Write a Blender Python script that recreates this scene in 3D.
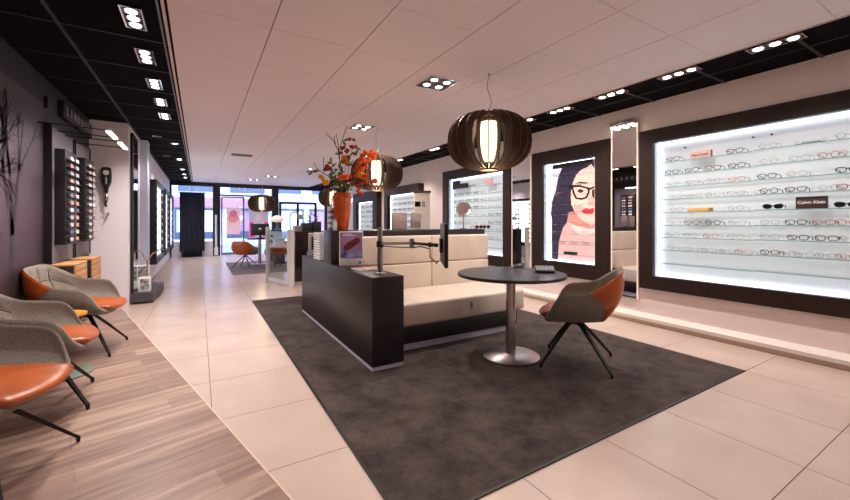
import bpy, bmesh, math, random
from mathutils import Vector, Matrix
random.seed(7)
PI = math.pi
S = bpy.context.scene
COL = S.collection
for o in list(bpy.data.objects): bpy.data.objects.remove(o, do_unlink=True)

# ------------------------------------------------------------------ camera, world, exposure
CH, FPX, YAW, CU, CV = 1.2, 378.0, math.radians(30.87), 425.0, 222.0
cam = bpy.data.objects.new('camera', bpy.data.cameras.new('camera')); COL.objects.link(cam)
cam.location = (0, 0, CH); cam.rotation_euler = (PI/2, 0, -YAW)
cam.data.sensor_width = 36; cam.data.lens = 36*FPX/850; cam.data.shift_y = -28/850
cam.data.clip_start = 0.05; cam.data.clip_end = 200
S.camera = cam
S.view_settings.view_transform = 'Standard'; S.view_settings.look = 'None'
S.view_settings.gamma = 1; S.view_settings.use_curve_mapping = False
S.view_settings.exposure = 0.28
w = bpy.data.worlds.new('world'); S.world = w; w.use_nodes = True
w.node_tree.nodes['Background'].inputs[0].default_value = (0.66, 0.76, 1.0, 1)
w.node_tree.nodes['Background'].inputs[1].default_value = 8
SPOT_L, SPOT_R, SPOT_C, PEND = 64, 66, 76, 10     # watts per fixture

sn, cs = math.sin(YAW), math.cos(YAW)
def FL(u, v, z=0.0):            # floor-plan point seen at a picture point, at height z
    D = FPX*(CH-z)/(v-CV); r = (u-CU)/FPX*D
    return (D*sn+r*cs, D*cs-r*sn, z)
def WX(u, v, X):                # point on the plane x = X
    a = (u-CU)/FPX; D = X/(sn+a*cs)
    return (X, D*(cs-a*sn), CH-(v-CV)*D/FPX)

# ------------------------------------------------------------------ materials
def lin(c):
    return tuple((x/255/12.92 if x/255 <= .04045 else ((x/255+.055)/1.055)**2.4) for x in c) + (1,)
MATS = {}
def mat(name, rgb, rough=.5, metal=0, spec=.5, noise=0, nscale=8, bump=0, bscale=60, stretch=None, rgb2=None, emit=0, coat=0, sheen=0):
    if name in MATS: return MATS[name]
    m = bpy.data.materials.new(name); m.use_nodes = True; MATS[name] = m
    nt = m.node_tree; b = nt.nodes['Principled BSDF']
    b.inputs['Base Color'].default_value = lin(rgb); b.inputs['Roughness'].default_value = rough
    b.inputs['Metallic'].default_value = metal; b.inputs['Specular IOR Level'].default_value = spec
    b.inputs['Coat Weight'].default_value = coat; b.inputs['Sheen Weight'].default_value = sheen
    if emit:
        b.inputs['Emission Color'].default_value = lin(rgb); b.inputs['Emission Strength'].default_value = emit
    if noise or rgb2 or bump:
        tc = nt.nodes.new('ShaderNodeTexCoord'); mp = nt.nodes.new('ShaderNodeMapping')
        nt.links.new(tc.outputs['Object'], mp.inputs[0])
        if stretch: mp.inputs['Scale'].default_value = stretch
    if noise or rgb2:
        n = nt.nodes.new('ShaderNodeTexNoise'); n.inputs['Scale'].default_value = nscale; n.inputs['Detail'].default_value = 5
        nt.links.new(mp.outputs[0], n.inputs['Vector'])
        r = nt.nodes.new('ShaderNodeValToRGB'); nt.links.new(n.outputs['Fac'], r.inputs[0])
        c2 = rgb2 or tuple(max(0, x*(1-noise)) for x in rgb)
        r.color_ramp.elements[0].color = lin(c2); r.color_ramp.elements[0].position = .35
        r.color_ramp.elements[1].color = lin(rgb); r.color_ramp.elements[1].position = .65
        nt.links.new(r.outputs[0], b.inputs['Base Color'])
    if bump:
        n2 = nt.nodes.new('ShaderNodeTexNoise'); n2.inputs['Scale'].default_value = bscale; n2.inputs['Detail'].default_value = 3
        nt.links.new(mp.outputs[0], n2.inputs['Vector'])
        bp = nt.nodes.new('ShaderNodeBump'); bp.inputs['Strength'].default_value = bump; bp.inputs['Distance'].default_value = .01
        nt.links.new(n2.outputs['Fac'], bp.inputs['Height']); nt.links.new(bp.outputs[0], b.inputs['Normal'])
    return m
def glassmat(name, tint=(235, 245, 245), gloss=.12, rough=.02):
    if name in MATS: return MATS[name]
    m = bpy.data.materials.new(name); m.use_nodes = True; MATS[name] = m
    nt = m.node_tree; nt.nodes.clear()
    o = nt.nodes.new('ShaderNodeOutputMaterial'); mx = nt.nodes.new('ShaderNodeMixShader')
    t = nt.nodes.new('ShaderNodeBsdfTransparent'); g = nt.nodes.new('ShaderNodeBsdfGlossy')
    t.inputs[0].default_value = lin(tint); g.inputs['Roughness'].default_value = rough
    f = nt.nodes.new('ShaderNodeFresnel'); f.inputs[0].default_value = 1.45
    ad = nt.nodes.new('ShaderNodeMath'); ad.operation = 'MULTIPLY_ADD'; ad.inputs[1].default_value = 1.0; ad.inputs[2].default_value = gloss-.04
    gm = nt.nodes.new('ShaderNodeNewGeometry'); iv = nt.nodes.new('ShaderNodeMath'); iv.operation = 'SUBTRACT'; iv.inputs[0].default_value = 1.0
    nt.links.new(gm.outputs['Backfacing'], iv.inputs[1]); ml = nt.nodes.new('ShaderNodeMath'); ml.operation = 'MULTIPLY'
    nt.links.new(f.outputs[0], ad.inputs[0]); nt.links.new(ad.outputs[0], ml.inputs[0]); nt.links.new(iv.outputs[0], ml.inputs[1]); nt.links.new(ml.outputs[0], mx.inputs[0])
    nt.links.new(t.outputs[0], mx.inputs[1]); nt.links.new(g.outputs[0], mx.inputs[2]); nt.links.new(mx.outputs[0], o.inputs[0])
    return m
def emis(name, rgb, k):
    if name in MATS: return MATS[name]
    m = bpy.data.materials.new(name); m.use_nodes = True; MATS[name] = m
    b = m.node_tree.nodes['Principled BSDF']; b.inputs['Base Color'].default_value = lin(tuple(x*.9 for x in rgb))
    b.inputs['Emission Color'].default_value = lin(rgb); b.inputs['Emission Strength'].default_value = k
    return m

M_TILE = mat('floor_tile', (208, 187, 177), .26, noise=.04, nscale=3, bump=.03, bscale=30)
M_GROUT = mat('grout', (120, 92, 84), .8)
M_CEIL = mat('ceiling_panel', (236, 222, 224), .6)
M_CGAP = mat('ceiling_joint', (120, 72, 56), .8)
M_BLACK = mat('black_ceiling', (9, 8, 10), .9, spec=.1)
M_BGRID = mat('black_grid', (40, 36, 42), .5)
M_TRIM = mat('cream_trim', (225, 198, 186), .4)
M_ALU = mat('grey_trim', (120, 118, 138), .4, metal=.5)
M_WALLW = mat('pale_wall', (240, 224, 222), .75, bump=.03, bscale=80)
M_WALLF = mat('pale_lilac_wall', (236, 230, 240), .75)
M_SKIRT = mat('white_skirting', (232, 222, 216), .4)
M_TOE = mat('beige_toe', (200, 178, 164), .5)
M_WENGE = mat('wenge', (54, 37, 34), .45, spec=.3, noise=.35, nscale=14, stretch=(1, 1, 12), bump=.05, bscale=40)
M_WENGE_H = mat('wenge_horizontal', (54, 37, 34), .45, spec=.3, noise=.35, nscale=14, stretch=(1, 12, 1), bump=.05, bscale=40)
M_CAB = mat('dark_cabinet', (42, 34, 38), .38, noise=.3, nscale=20, stretch=(1, 1, 14), bump=.05, bscale=50)
M_CABH = mat('dark_cabinet_horizontal', (44, 35, 40), .38, noise=.3, nscale=16, stretch=(.6, .6, 14), bump=.05, bscale=50)
M_CREAM = mat('cream_leather', (220, 204, 192), .42, noise=.05, nscale=5, bump=.06, bscale=90)
M_SEAM = mat('seam', (150, 122, 100), .7)
M_STEEL = mat('brushed_steel', (190, 182, 184), .28, metal=1, bump=.03, bscale=200)
M_SILVER = mat('silver_grey', (165, 163, 170), .35, metal=.7)
M_CHROME = mat('chrome', (235, 230, 230), .1, metal=1)
M_BMETAL = mat('black_metal', (18, 17, 19), .4, metal=.3)
M_BPLAST = mat('black_plastic', (22, 21, 24), .45)
M_SCREEN = mat('screen', (12, 12, 16), .15)
M_ORANGE = mat('orange_leather', (184, 88, 32), .33, noise=.14, nscale=6, bump=.08, bscale=120)
M_WOOL = mat('grey_wool', (124, 116, 110), .95, noise=.28, nscale=120, bump=.25, bscale=260, sheen=.2)
M_WOOLD = mat('grey_wool_quilted', (136, 128, 119), .95, noise=.22, nscale=120, bump=.25, bscale=260, sheen=.2)
M_TOPB = mat('dark_table_top', (48, 43, 50), .32, noise=.2, nscale=9, stretch=(1, 6, 1))
M_FIN = mat('walnut_fin', (92, 64, 44), .5, noise=.3, nscale=30)
M_LAMP = emis('lamp_glow', (255, 218, 176), 1.9)
M_SPOT = emis('spot_glow', (255, 240, 222), 14.0)
M_LED = emis('led_glow', (240, 246, 255), 4.4)
M_LEDW = emis('led_white', (255, 246, 232), 14.0)
M_BACKLIT = emis('backlit_panel', (228, 234, 242), .26)
M_WHITE = mat('white_paint', (240, 238, 240), .4)
M_WHITEP = mat('white_plastic', (232, 230, 232), .35)
M_GLASS = glassmat('window_glass')
M_GSHELF = glassmat('shelf_glass', (247, 252, 251), .045)
M_GEDGE = mat('shelf_edge', (128, 178, 176), .2)
M_MIRROR = mat('mirror', (226, 226, 228), .015, metal=1)
M_LENS = glassmat('lens', (250, 250, 250), .015)
M_DLENS = mat('dark_lens', (28, 28, 34), .12)
M_NAVY = mat('navy_velvet', (30, 32, 62), .9, sheen=.3)
M_OAK = mat('oak', (214, 160, 106), .5, noise=.18, nscale=10, stretch=(1, 1, 10))
M_GWOOD = mat('grey_wood', (110, 96, 92), .6, noise=.3, nscale=12, stretch=(1, 1, 10))
M_VASE = mat('orange_glaze', (214, 92, 26), .25, noise=.1, nscale=6, coat=.4)
M_TWIG = mat('brown_twig', (92, 58, 48), .8, noise=.3, nscale=40)
M_LEAF = mat('green_leaf', (112, 140, 40), .6, noise=.3, nscale=30)
M_DARKW = mat('dark_wall', (36, 31, 37), .6)
M_LETTER = mat('grey_letters', (176, 172, 176), .5)
M_PAPER = mat('paper', (238, 234, 236), .5)
M_PVEN = mat('pinkish_veneer', (168, 146, 146), .5, noise=.12, nscale=10, stretch=(1, 1, 8))

# ------------------------------------------------------------------ mesh helpers
def B(): return bmesh.new()
def box(bm, x0, x1, y0, y1, z0, z1, bev=0, seg=2):
    r = bmesh.ops.create_cube(bm, size=1)
    vs = r['verts']
    for v in vs:
        v.co = Vector(((x0+x1)/2+v.co.x*(x1-x0), (y0+y1)/2+v.co.y*(y1-y0), (z0+z1)/2+v.co.z*(z1-z0)))
    if bev:
        es = list({e for v in vs for e in v.link_edges})
        bmesh.ops.bevel(bm, geom=es, offset=bev, segments=seg, profile=.5, affect='EDGES')
    return bm
def obox(bm, M, x0, x1, y0, y1, z0, z1, bev=0):
    t = B(); box(t, x0, x1, y0, y1, z0, z1, bev); t.transform(M); merge(bm, t); return bm
def merge(bm, t):
    me = bpy.data.meshes.new('t'); t.to_mesh(me); t.free(); bm.from_mesh(me); bpy.data.meshes.remove(me)
def frame_for(d):
    d = d.normalized(); a = Vector((0, 0, 1)) if abs(d.z) < .9 else Vector((1, 0, 0))
    u = d.cross(a).normalized(); return u, u.cross(d).normalized()
def tube(bm, pts, r, n=8, closed=False, cap=True):
    pts = [Vector(p) for p in pts]; rs = r if isinstance(r, (list, tuple)) else [r]*len(pts)
    rings = []; N = len(pts); u = None
    for i, p in enumerate(pts):
        a = pts[i-1] if (i > 0 or closed) else pts[i]; b = pts[(i+1) % N] if (i < N-1 or closed) else pts[i]
        d = (b-a)
        if d.length < 1e-9: d = Vector((0, 0, 1))
        d.normalize()
        if u is None: u, v = frame_for(d)
        else:
            u = (u-d*u.dot(d))
            if u.length < 1e-6: u, v = frame_for(d)
            u.normalize(); v = d.cross(u)
        v = d.cross(u)
        rings.append([bm.verts.new(p+(u*math.cos(2*PI*k/n)+v*math.sin(2*PI*k/n))*rs[i]) for k in range(n)])
    for i in range(N if closed else N-1):
        A, C = rings[i], rings[(i+1) % N]
        for k in range(n): bm.faces.new((A[k], A[(k+1) % n], C[(k+1) % n], C[k]))
    if cap and not closed:
        bm.faces.new(rings[0][::-1]); bm.faces.new(rings[-1])
    return bm
def lathe(bm, prof, c=(0, 0, 0), n=32, cap=True):
    rings = [[bm.verts.new((c[0]+r*math.cos(2*PI*k/n), c[1]+r*math.sin(2*PI*k/n), c[2]+z)) for k in range(n)] for r, z in prof]
    for A, C in zip(rings, rings[1:]):
        for k in range(n): bm.faces.new((A[k], A[(k+1) % n], C[(k+1) % n], C[k]))
    if cap:
        bm.faces.new(rings[0][::-1]); bm.faces.new(rings[-1])
    return bm
def prism(bm, poly, axis, a0, a1):
    """poly of 2-D points extruded along axis ('x','y','z') from a0 to a1"""
    def P(p, a):
        return {'x': (a, p[0], p[1]), 'y': (p[0], a, p[1]), 'z': (p[0], p[1], a)}[axis]
    A = [bm.verts.new(P(p, a0)) for p in poly]; C = [bm.verts.new(P(p, a1)) for p in poly]
    n = len(poly)
    bm.faces.new(A); bm.faces.new(C[::-1])
    for k in range(n): bm.faces.new((A[k], C[k], C[(k+1) % n], A[(k+1) % n]))
    bmesh.ops.recalc_face_normals(bm, faces=bm.faces)
    return bm
def ball(bm, c, r, seg=10, sc=(1, 1, 1)):
    bmesh.ops.create_uvsphere(bm, u_segments=seg, v_segments=max(4, seg//2+1), radius=1,
        matrix=Matrix.Translation(c) @ Matrix.Diagonal((r*sc[0], r*sc[1], r*sc[2], 1)))
    return bm
ROOT = {}
def finish(me, smooth):
    if smooth:
        for p in me.polygons: p.use_smooth = True
        me.set_sharp_from_angle(angle=math.radians(smooth if smooth > 1 else 38))
def obj(name, bm, m, parent=None, smooth=True, local=False):
    """one mesh object; world coordinates unless local"""
    bmesh.ops.recalc_face_normals(bm, faces=bm.faces)
    o = bpy.data.objects.new(name, None)
    me = bpy.data.meshes.new(name)
    bpy.data.objects.remove(o)
    if parent is not None:
        if not local: bm.transform(ROOT[parent.name].inverted())
        bm.to_mesh(me); bm.free()
        o = bpy.data.objects.new(name, me); COL.objects.link(o); o.parent = parent; ROOT[o.name] = ROOT[parent.name]
    else:
        if not local:
            xs = [v.co for v in bm.verts]
            c = Vector(((min(v.x for v in xs)+max(v.x for v in xs))/2, (min(v.y for v in xs)+max(v.y for v in xs))/2, min(v.z for v in xs)))
        else: c = Vector((0, 0, 0))
        bm.transform(Matrix.Translation(-c)); bm.to_mesh(me); bm.free()
        o = bpy.data.objects.new(name, me); COL.objects.link(o); o.location = c; ROOT[o.name] = Matrix.Translation(c)
    for x in (m if isinstance(m, (list, tuple)) else [m]): me.materials.append(x)
    finish(me, smooth)
    return o
def thing(name, label, cat, loc=(0, 0, 0), rz=0, group=None):
    o = bpy.data.objects.new(name, None); COL.objects.link(o); o.empty_display_size = .05
    o.location = loc; o.rotation_euler = (0, 0, rz)
    o['label'] = label; o['category'] = cat
    if group: o['group'] = group
    ROOT[o.name] = Matrix.Translation(loc) @ Matrix.Rotation(rz, 4, 'Z')
    return o
def tag(o, label, cat, group=None, kind=None):
    o['label'] = label; o['category'] = cat
    if group: o['group'] = group
    if kind: o['kind'] = kind
    return o
def struct(name, bm, m, smooth=False):
    o = obj(name, bm, m, None, smooth); o['kind'] = 'structure'; return o
def dup(root, loc, rz=0, label=None, group=None, scale=1):
    r = root.copy(); COL.objects.link(r); r.location = loc; r.rotation_euler = (0, 0, rz); r.scale = (scale,)*3
    if label: r['label'] = label
    if group: r['group'] = group
    for ch in list(root.children):
        c = ch.copy(); COL.objects.link(c); c.parent = r
        for g in list(ch.children):
            d = g.copy(); COL.objects.link(d); d.parent = c
    return r
def text_bm(s, size, depth, M, bold=0, spacing=1):
    cu = bpy.data.curves.new('txt', 'FONT'); cu.body = s; cu.size = size; cu.extrude = depth; cu.offset = bold
    cu.align_x = 'CENTER'; cu.align_y = 'CENTER'; cu.space_character = spacing; cu.resolution_u = 3
    o = bpy.data.objects.new('txt', cu); COL.objects.link(o)
    dg = bpy.context.evaluated_depsgraph_get(); me = bpy.data.meshes.new_from_object(o.evaluated_get(dg))
    bm = B(); bm.from_mesh(me); bpy.data.objects.remove(o); bpy.data.curves.remove(cu); bpy.data.meshes.remove(me)
    bm.transform(M); return bm
def MY(loc):   # text facing -X, reading towards -Y
    return Matrix.Translation(loc) @ Matrix(((0, 0, -1, 0), (-1, 0, 0, 0), (0, 1, 0, 0), (0, 0, 0, 1)))
def MYL(loc):  # text facing +X, reading towards +Y
    return Matrix.Translation(loc) @ Matrix(((0, 0, 1, 0), (1, 0, 0, 0), (0, 1, 0, 0), (0, 0, 0, 1)))
def MYS(loc):  # text facing -Y, reading towards +X
    return Matrix.Translation(loc) @ Matrix(((1, 0, 0, 0), (0, 0, -1, 0), (0, 1, 0, 0), (0, 0, 0, 1)))
def spotlamp(loc, watts, col=(1, .88, .80), ang=125, blend=.7, rad=.05, aim=(0, 0, -1)):
    l = bpy.data.lights.new('spot_lamp', 'SPOT'); l.energy = watts; l.color = col; l.spot_size = math.radians(ang); l.spot_blend = blend; l.shadow_soft_size = rad
    o = bpy.data.objects.new('spot_lamp', l); COL.objects.link(o); o.location = loc
    o.rotation_euler = Vector(aim).to_track_quat('-Z', 'Y').to_euler(); return o

CZ = 2.6; LW = -1.29; RW = 4.54; YB = -2.6; YF = 15.5; LC = -.86; YC = 6.79
# ------------------------------------------------------------------ floor
bm = B(); box(bm, -1.4, 4.9, YB-.1, YF+.2, -.06, -.004); bmS = struct('floor.002', bm, M_GROUT)
bm = B()
tx, ty, g = .618, .657, .0022
i0 = -3
for i in range(i0, 8):
    x0 = .07+i*tx; x1 = x0+tx
    for j in range(-7, 23):
        y0 = 1.289+j*ty; y1 = y0+ty
        a, b_, c, d = max(x0+g, -1.3), min(x1-g, 4.6), max(y0+g, YB), min(y1-g, YF)
        if b_ > a and d > c: box(bm, a, b_, c, d, -.02, 0)
struct('floor', bm, M_TILE)
# wood floor on the left, planks square to its slanting edge
mw = bpy.data.materials.new('oak_planks'); mw.use_nodes = True; nt = mw.node_tree; b = nt.nodes['Principled BSDF']
tc = nt.nodes.new('ShaderNodeTexCoord'); mp = nt.nodes.new('ShaderNodeMapping'); mp.inputs['Rotation'].default_value = (0, 0, -math.atan(.2544))
nt.links.new(tc.outputs['Object'], mp.inputs[0])
br = nt.nodes.new('ShaderNodeTexBrick'); br.offset = .37; br.inputs['Scale'].default_value = 1
br.inputs['Brick Width'].default_value = 1.3; br.inputs['Row Height'].default_value = .17; br.inputs['Mortar Size'].default_value = .0012
br.inputs['Color1'].default_value = (.2, .2, .2, 1); br.inputs['Color2'].default_value = (.8, .8, .8, 1); br.inputs['Mortar'].default_value = (.0, .0, .0, 1)
nt.links.new(mp.outputs[0], br.inputs['Vector'])
m2 = nt.nodes.new('ShaderNodeMapping'); m2.inputs['Scale'].default_value = (1.1, 13, 1); nt.links.new(mp.outputs[0], m2.inputs[0])
no = nt.nodes.new('ShaderNodeTexNoise'); no.inputs['Scale'].default_value = 1.6; no.inputs['Detail'].default_value = 6; no.inputs['Roughness'].default_value = .6
nt.links.new(m2.outputs[0], no.inputs['Vector'])
mx = nt.nodes.new('ShaderNodeMix'); mx.data_type = 'FLOAT'; mx.inputs[0].default_value = .28
nt.links.new(no.outputs['Fac'], mx.inputs[2]); nt.links.new(br.outputs['Color'], mx.inputs[3])
rp = nt.nodes.new('ShaderNodeValToRGB'); nt.links.new(mx.outputs[0], rp.inputs[0])
rp.color_ramp.elements[0].position = .28; rp.color_ramp.elements[0].color = lin((112, 90, 86))
rp.color_ramp.elements[1].position = .72; rp.color_ramp.elements[1].color = lin((200, 174, 160))
e = rp.color_ramp.elements.new(.5); e.color = lin((158, 130, 118))
nt.links.new(rp.outputs[0], b.inputs['Base Color']); b.inputs['Roughness'].default_value = .38
wx = lambda y: .337-.2544*(y-1.7)
bm = B(); prism(bm, [(-1.3, YB), (wx(YB), YB), (wx(YC), YC), (-1.3, YC)], 'z', -.001, .004); struct('floor.001', bm, mw)
bm = B(); prism(bm, [(wx(YB), YB), (wx(YB)+.009, YB), (wx(YC)+.009, YC), (wx(YC), YC)], 'z', -.001, .006); struct('trim_1', bm, M_TRIM)

# carpet
bm = B(); box(bm, .70, 3.755, 1.30, 6.26, 0, .008)
mc = mat('mottled_carpet', (90, 75, 71), .95, rgb2=(32, 26, 31), nscale=3.6, bump=.5, bscale=300)
nt = mc.node_tree; nz = [n for n in nt.nodes if n.type == 'TEX_NOISE'][0]; nz.inputs['Detail'].default_value = 12; nz.inputs['Roughness'].default_value = .78
cr = thing('carpet', 'large dark mottled brown carpet under the sofa and round table', 'carpet', (2.22, 3.78, 0))
obj('carpet_field', bm, mc, cr, False)
bm = B()
for a in ((.685, .70, 1.285, 6.275), (3.755, 3.77, 1.285, 6.275), (.70, 3.755, 1.285, 1.30), (.70, 3.755, 6.26, 6.275)): box(bm, a[0], a[1], a[2], a[3], 0, .008)
obj('carpet_edge', bm, M_BPLAST, cr, False)

# ------------------------------------------------------------------ ceiling
CX0, CX1 = -.175, 3.755
bm = B(); box(bm, CX0, CX1, YB, YF, CZ+.012, CZ+.1); struct('ceiling.003', bm, M_CGAP)
bm = B(); tx, ty, g = .648, .71, .0034
for i in range(-2, 7):
    x0 = .45+i*tx; x1 = x0+tx
    for j in range(-7, 22):
        y0 = 1.49+j*ty; y1 = y0+ty
        a, b_, c, d = max(x0+g, CX0), min(x1-g, CX1), max(y0+g/2, YB), min(y1-g/2, YF)
        if b_ > a and d > c: box(bm, a, b_, c, d, CZ, CZ+.03)
struct('ceiling', bm, M_CEIL)
bm = B(); box(bm, -1.35, CX0-.05, YB, YF, CZ+.004, CZ+.1); struct('ceiling.001', bm, M_BLACK)
bm = B(); box(bm, CX1+.025, 4.62, YB, YF, CZ+.004, CZ+.1); struct('ceiling.002', bm, M_BLACK)
bm = B()
y = 2.9-.69*8
while y < YF:
    if y > YB: box(bm, -1.29, -.24, y-.008, y+.008, CZ-.004, CZ+.006); 
    y += .69
box(bm, -.862, -.838, YB, YF, CZ-.006, CZ+.006)
y = 1.02-.69*5
while y < YF:
    if y > YB: box(bm, CX1+.03, 4.54, y-.012, y+.012, CZ-.004, CZ+.006)
    y += .69
box(bm, 4.16, 4.172, YB, YF, CZ-.006, CZ+.006)
struct('trim_2', bm, M_BGRID)
bm = B(); box(bm, CX0-.034, CX0-.016, YB, YF, CZ-.012, CZ+.03); box(bm, CX1+.004, CX1+.012, YB, YF, CZ-.008, CZ+.03); struct('trim_3', bm, M_TRIM)
bm = B(); box(bm, CX0-.016, CX0-.001, YB, YF, CZ-.004, CZ+.03); box(bm, CX0-.05, CX0-.034, YB, YF, CZ-.004, CZ+.03); box(bm, CX1+.012, CX1+.026, YB, YF, CZ-.006, CZ+.03); struct('trim_4', bm, M_BLACK)
bm = B(); box(bm, CX0-.062, CX0-.05, YB, YF, CZ-.01, CZ+.03); struct('trim_5', bm, M_ALU)

# ------------------------------------------------------------------ walls
# left wall with the printed tree mural (its tones belong to the print)
mm = bpy.data.materials.new('tree_mural'); mm.use_nodes = True; nt = mm.node_tree; b = nt.nodes['Principled BSDF']
tc = nt.nodes.new('ShaderNodeTexCoord'); sp = nt.nodes.new('ShaderNodeSeparateXYZ'); nt.links.new(tc.outputs['Object'], sp.inputs[0])
no = nt.nodes.new('ShaderNodeTexNoise'); no.inputs['Scale'].default_value = 1.5; nt.links.new(tc.outputs['Object'], no.inputs['Vector'])
ad = nt.nodes.new('ShaderNodeMath'); ad.operation = 'MULTIPLY_ADD'; ad.inputs[1].default_value = .5; nt.links.new(no.outputs['Fac'], ad.inputs[0]); nt.links.new(sp.outputs['Z'], ad.inputs[2])
rp = nt.nodes.new('ShaderNodeValToRGB'); mr = nt.nodes.new('ShaderNodeMapRange'); mr.inputs['From Min'].default_value = .3; mr.inputs['From Max'].default_value = 2.9
nt.links.new(ad.outputs[0], mr.inputs[0]); nt.links.new(mr.outputs[0], rp.inputs[0])
E_ = rp.color_ramp.elements; E_[0].position = 0; E_[0].color = lin((44, 34, 44)); E_[1].position = 1; E_[1].color = lin((50, 42, 52))
for p_, c_ in ((.2, (56, 36, 44)), (.42, (78, 56, 66)), (.58, (92, 76, 86)), (.72, (104, 92, 102)), (.88, (58, 50, 58))):
    e = E_.new(p_); e.color = lin(c_)
# fades to dark towards the far side of the print
mr2 = nt.nodes.new('ShaderNodeMapRange'); mr2.inputs['From Min'].default_value = 4.1-3.0; mr2.inputs['From Max'].default_value = 5.3-3.0
nt.links.new(sp.outputs['Y'], mr2.inputs[0])
mx = nt.nodes.new('ShaderNodeMix'); mx.data_type = 'RGBA'; nt.links.new(mr2.outputs[0], mx.inputs[0]); nt.links.new(rp.outputs[0], mx.inputs[6]); mx.inputs[7].default_value = lin((36, 31, 37))
nt.links.new(mx.outputs[2], b.inputs['Base Color']); b.inputs['Roughness'].default_value = .5
bm = B(); box(bm, LW-.15, LW, YB, YC, 0, CZ+.05); struct('wall_left', bm, M_DARKW)
bm = B(); box(bm, LW+.001, LW+.006, .95, 5.0, .06, 2.34, 0); bm.transform(Matrix.Translation((0, 0, 0)))
mural = thing('mural', 'dark purple misty tree mural on the left wall behind the armchairs', 'mural', (LW, 3.0, 0))
obj('print', bm, mm, mural, False)
bm = B(); trng = random.Random(3)
def branch(p, ang, L, wd, dep):
    q = (p[0]+math.sin(ang)*L, p[1]+math.cos(ang)*L)
    nx, nz = math.cos(ang), -math.sin(ang)
    if q[0] > 5.0 or q[1] > 2.3: return
    pol = [(p[0]-nx*wd, p[1]-nz*wd), (p[0]+nx*wd, p[1]+nz*wd), (q[0]+nx*wd*.6, q[1]+nz*wd*.6), (q[0]-nx*wd*.6, q[1]-nz*wd*.6)]
    vs = [bm.verts.new((LW+.0075, a, c)) for a, c in pol]; bm.faces.new(vs)
    if dep:
        for k in range(3 if dep > 2 else 2): branch(q, ang+trng.uniform(-.65, .65), L*trng.uniform(.6, .85), wd*.58, dep-1)
for ty_, h_, wd_ in ((4.28, .75, .06), (3.2, .7, .06), (2.2, .8, .06)): branch((ty_, .35), 0.02, h_, wd_, 6)
for k in range(5): # low distant bridge rail at the foot of the trees
    vs = [bm.verts.new((LW+.0075, a, c)) for a, c in ((3.6, .92+k*.05), (4.1, .90+k*.05), (4.1, .915+k*.05), (3.6, .935+k*.05))]; bm.faces.new(vs)
obj('printed_trees', bm, mat('print_dark', (46, 34, 44), .5), mural, False)
bm = B(); box(bm, LW-.15, LC, YC, YC+.35, 0, CZ+.05); struct('wall_center', bm, M_WALLF)
bm = B(); box(bm, LC-.1, LC, YC+.35, YF, 0, CZ+.05); struct('wall_left.001', bm, M_WALLF)
bm = B(); box(bm, LW-.15, 4.9, YB-.1, YB, 0, CZ+.05); struct('wall_back', bm, M_WALLW)
# right wall with openings for recessed cases
CASES = [(-.6, 2.555), (2.945, 4.244), (4.735, 6.793)]
FZ0, FZ1, FW = .42, 2.27, .155
bm = B(); ys = [YB]
for a, b_ in CASES: ys += [a+.06, b_-.06]
ys += [YF]
for k in range(0, len(ys), 2): box(bm, RW, RW+.06, ys[k], ys[k+1], 0, CZ+.05)
for a, b_ in CASES:
    box(bm, RW, RW+.06, a+.06, b_-.06, 0, FZ0+.06); box(bm, RW, RW+.06, a+.06, b_-.06, FZ1-.06, CZ+.05)
box(bm, RW+.2, RW+.26, YB, YF, 0, CZ+.05)
struct('wall_right', bm, M_WALLW)
# skirting: sloped white board above a recessed toe strip
bm = B(); prism(bm, [(4.455, .05), (4.54, .05), (4.54, .125), (4.50, .125), (4.455, .085)], 'y', YB, YF); struct('baseboard_right', bm, M_SKIRT)
bm = B(); box(bm, 4.475, 4.54, YB, YF, 0, .05); struct('baseboard_right.001', bm, M_TOE)
bm = B(); box(bm, LC, LC+.012, YC+.36, YF, 0, .09); struct('baseboard_left', bm, M_WHITE)

# ------------------------------------------------------------------ eyeglasses
def rim_pts(cy, cz, a, b_, n, pw, kind):
    P = []
    for k in range(n):
        t = 2*PI*k/n; c, s_ = math.cos(t), math.sin(t)
        y = a*math.copysign(abs(c)**(2/pw), c); z = b_*math.copysign(abs(s_)**(2/pw), s_)
        if kind == 'cat' and s_ > 0: z += abs(y)*.0; z *= 1+.45*(y*math.copysign(1, cy) > 0)*abs(c)
        P.append((0.0, cy+y, cz+z))
    return P
EYEC = {'black': (26, 22, 26), 'tortoise': (110, 58, 34), 'brown': (72, 46, 40), 'gold': (168, 134, 98), 'silver': (128, 126, 134), 'pink': (206, 152, 146),
        'clear': (196, 192, 196), 'green': (52, 66, 52), 'red': (170, 60, 52), 'rose': (190, 128, 120)}
def eyemat(c): return mat('frame_'+c, EYEC[c], .3, metal=.8 if c in ('gold', 'silver') else 0)
PROTO_G = {}
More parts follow.
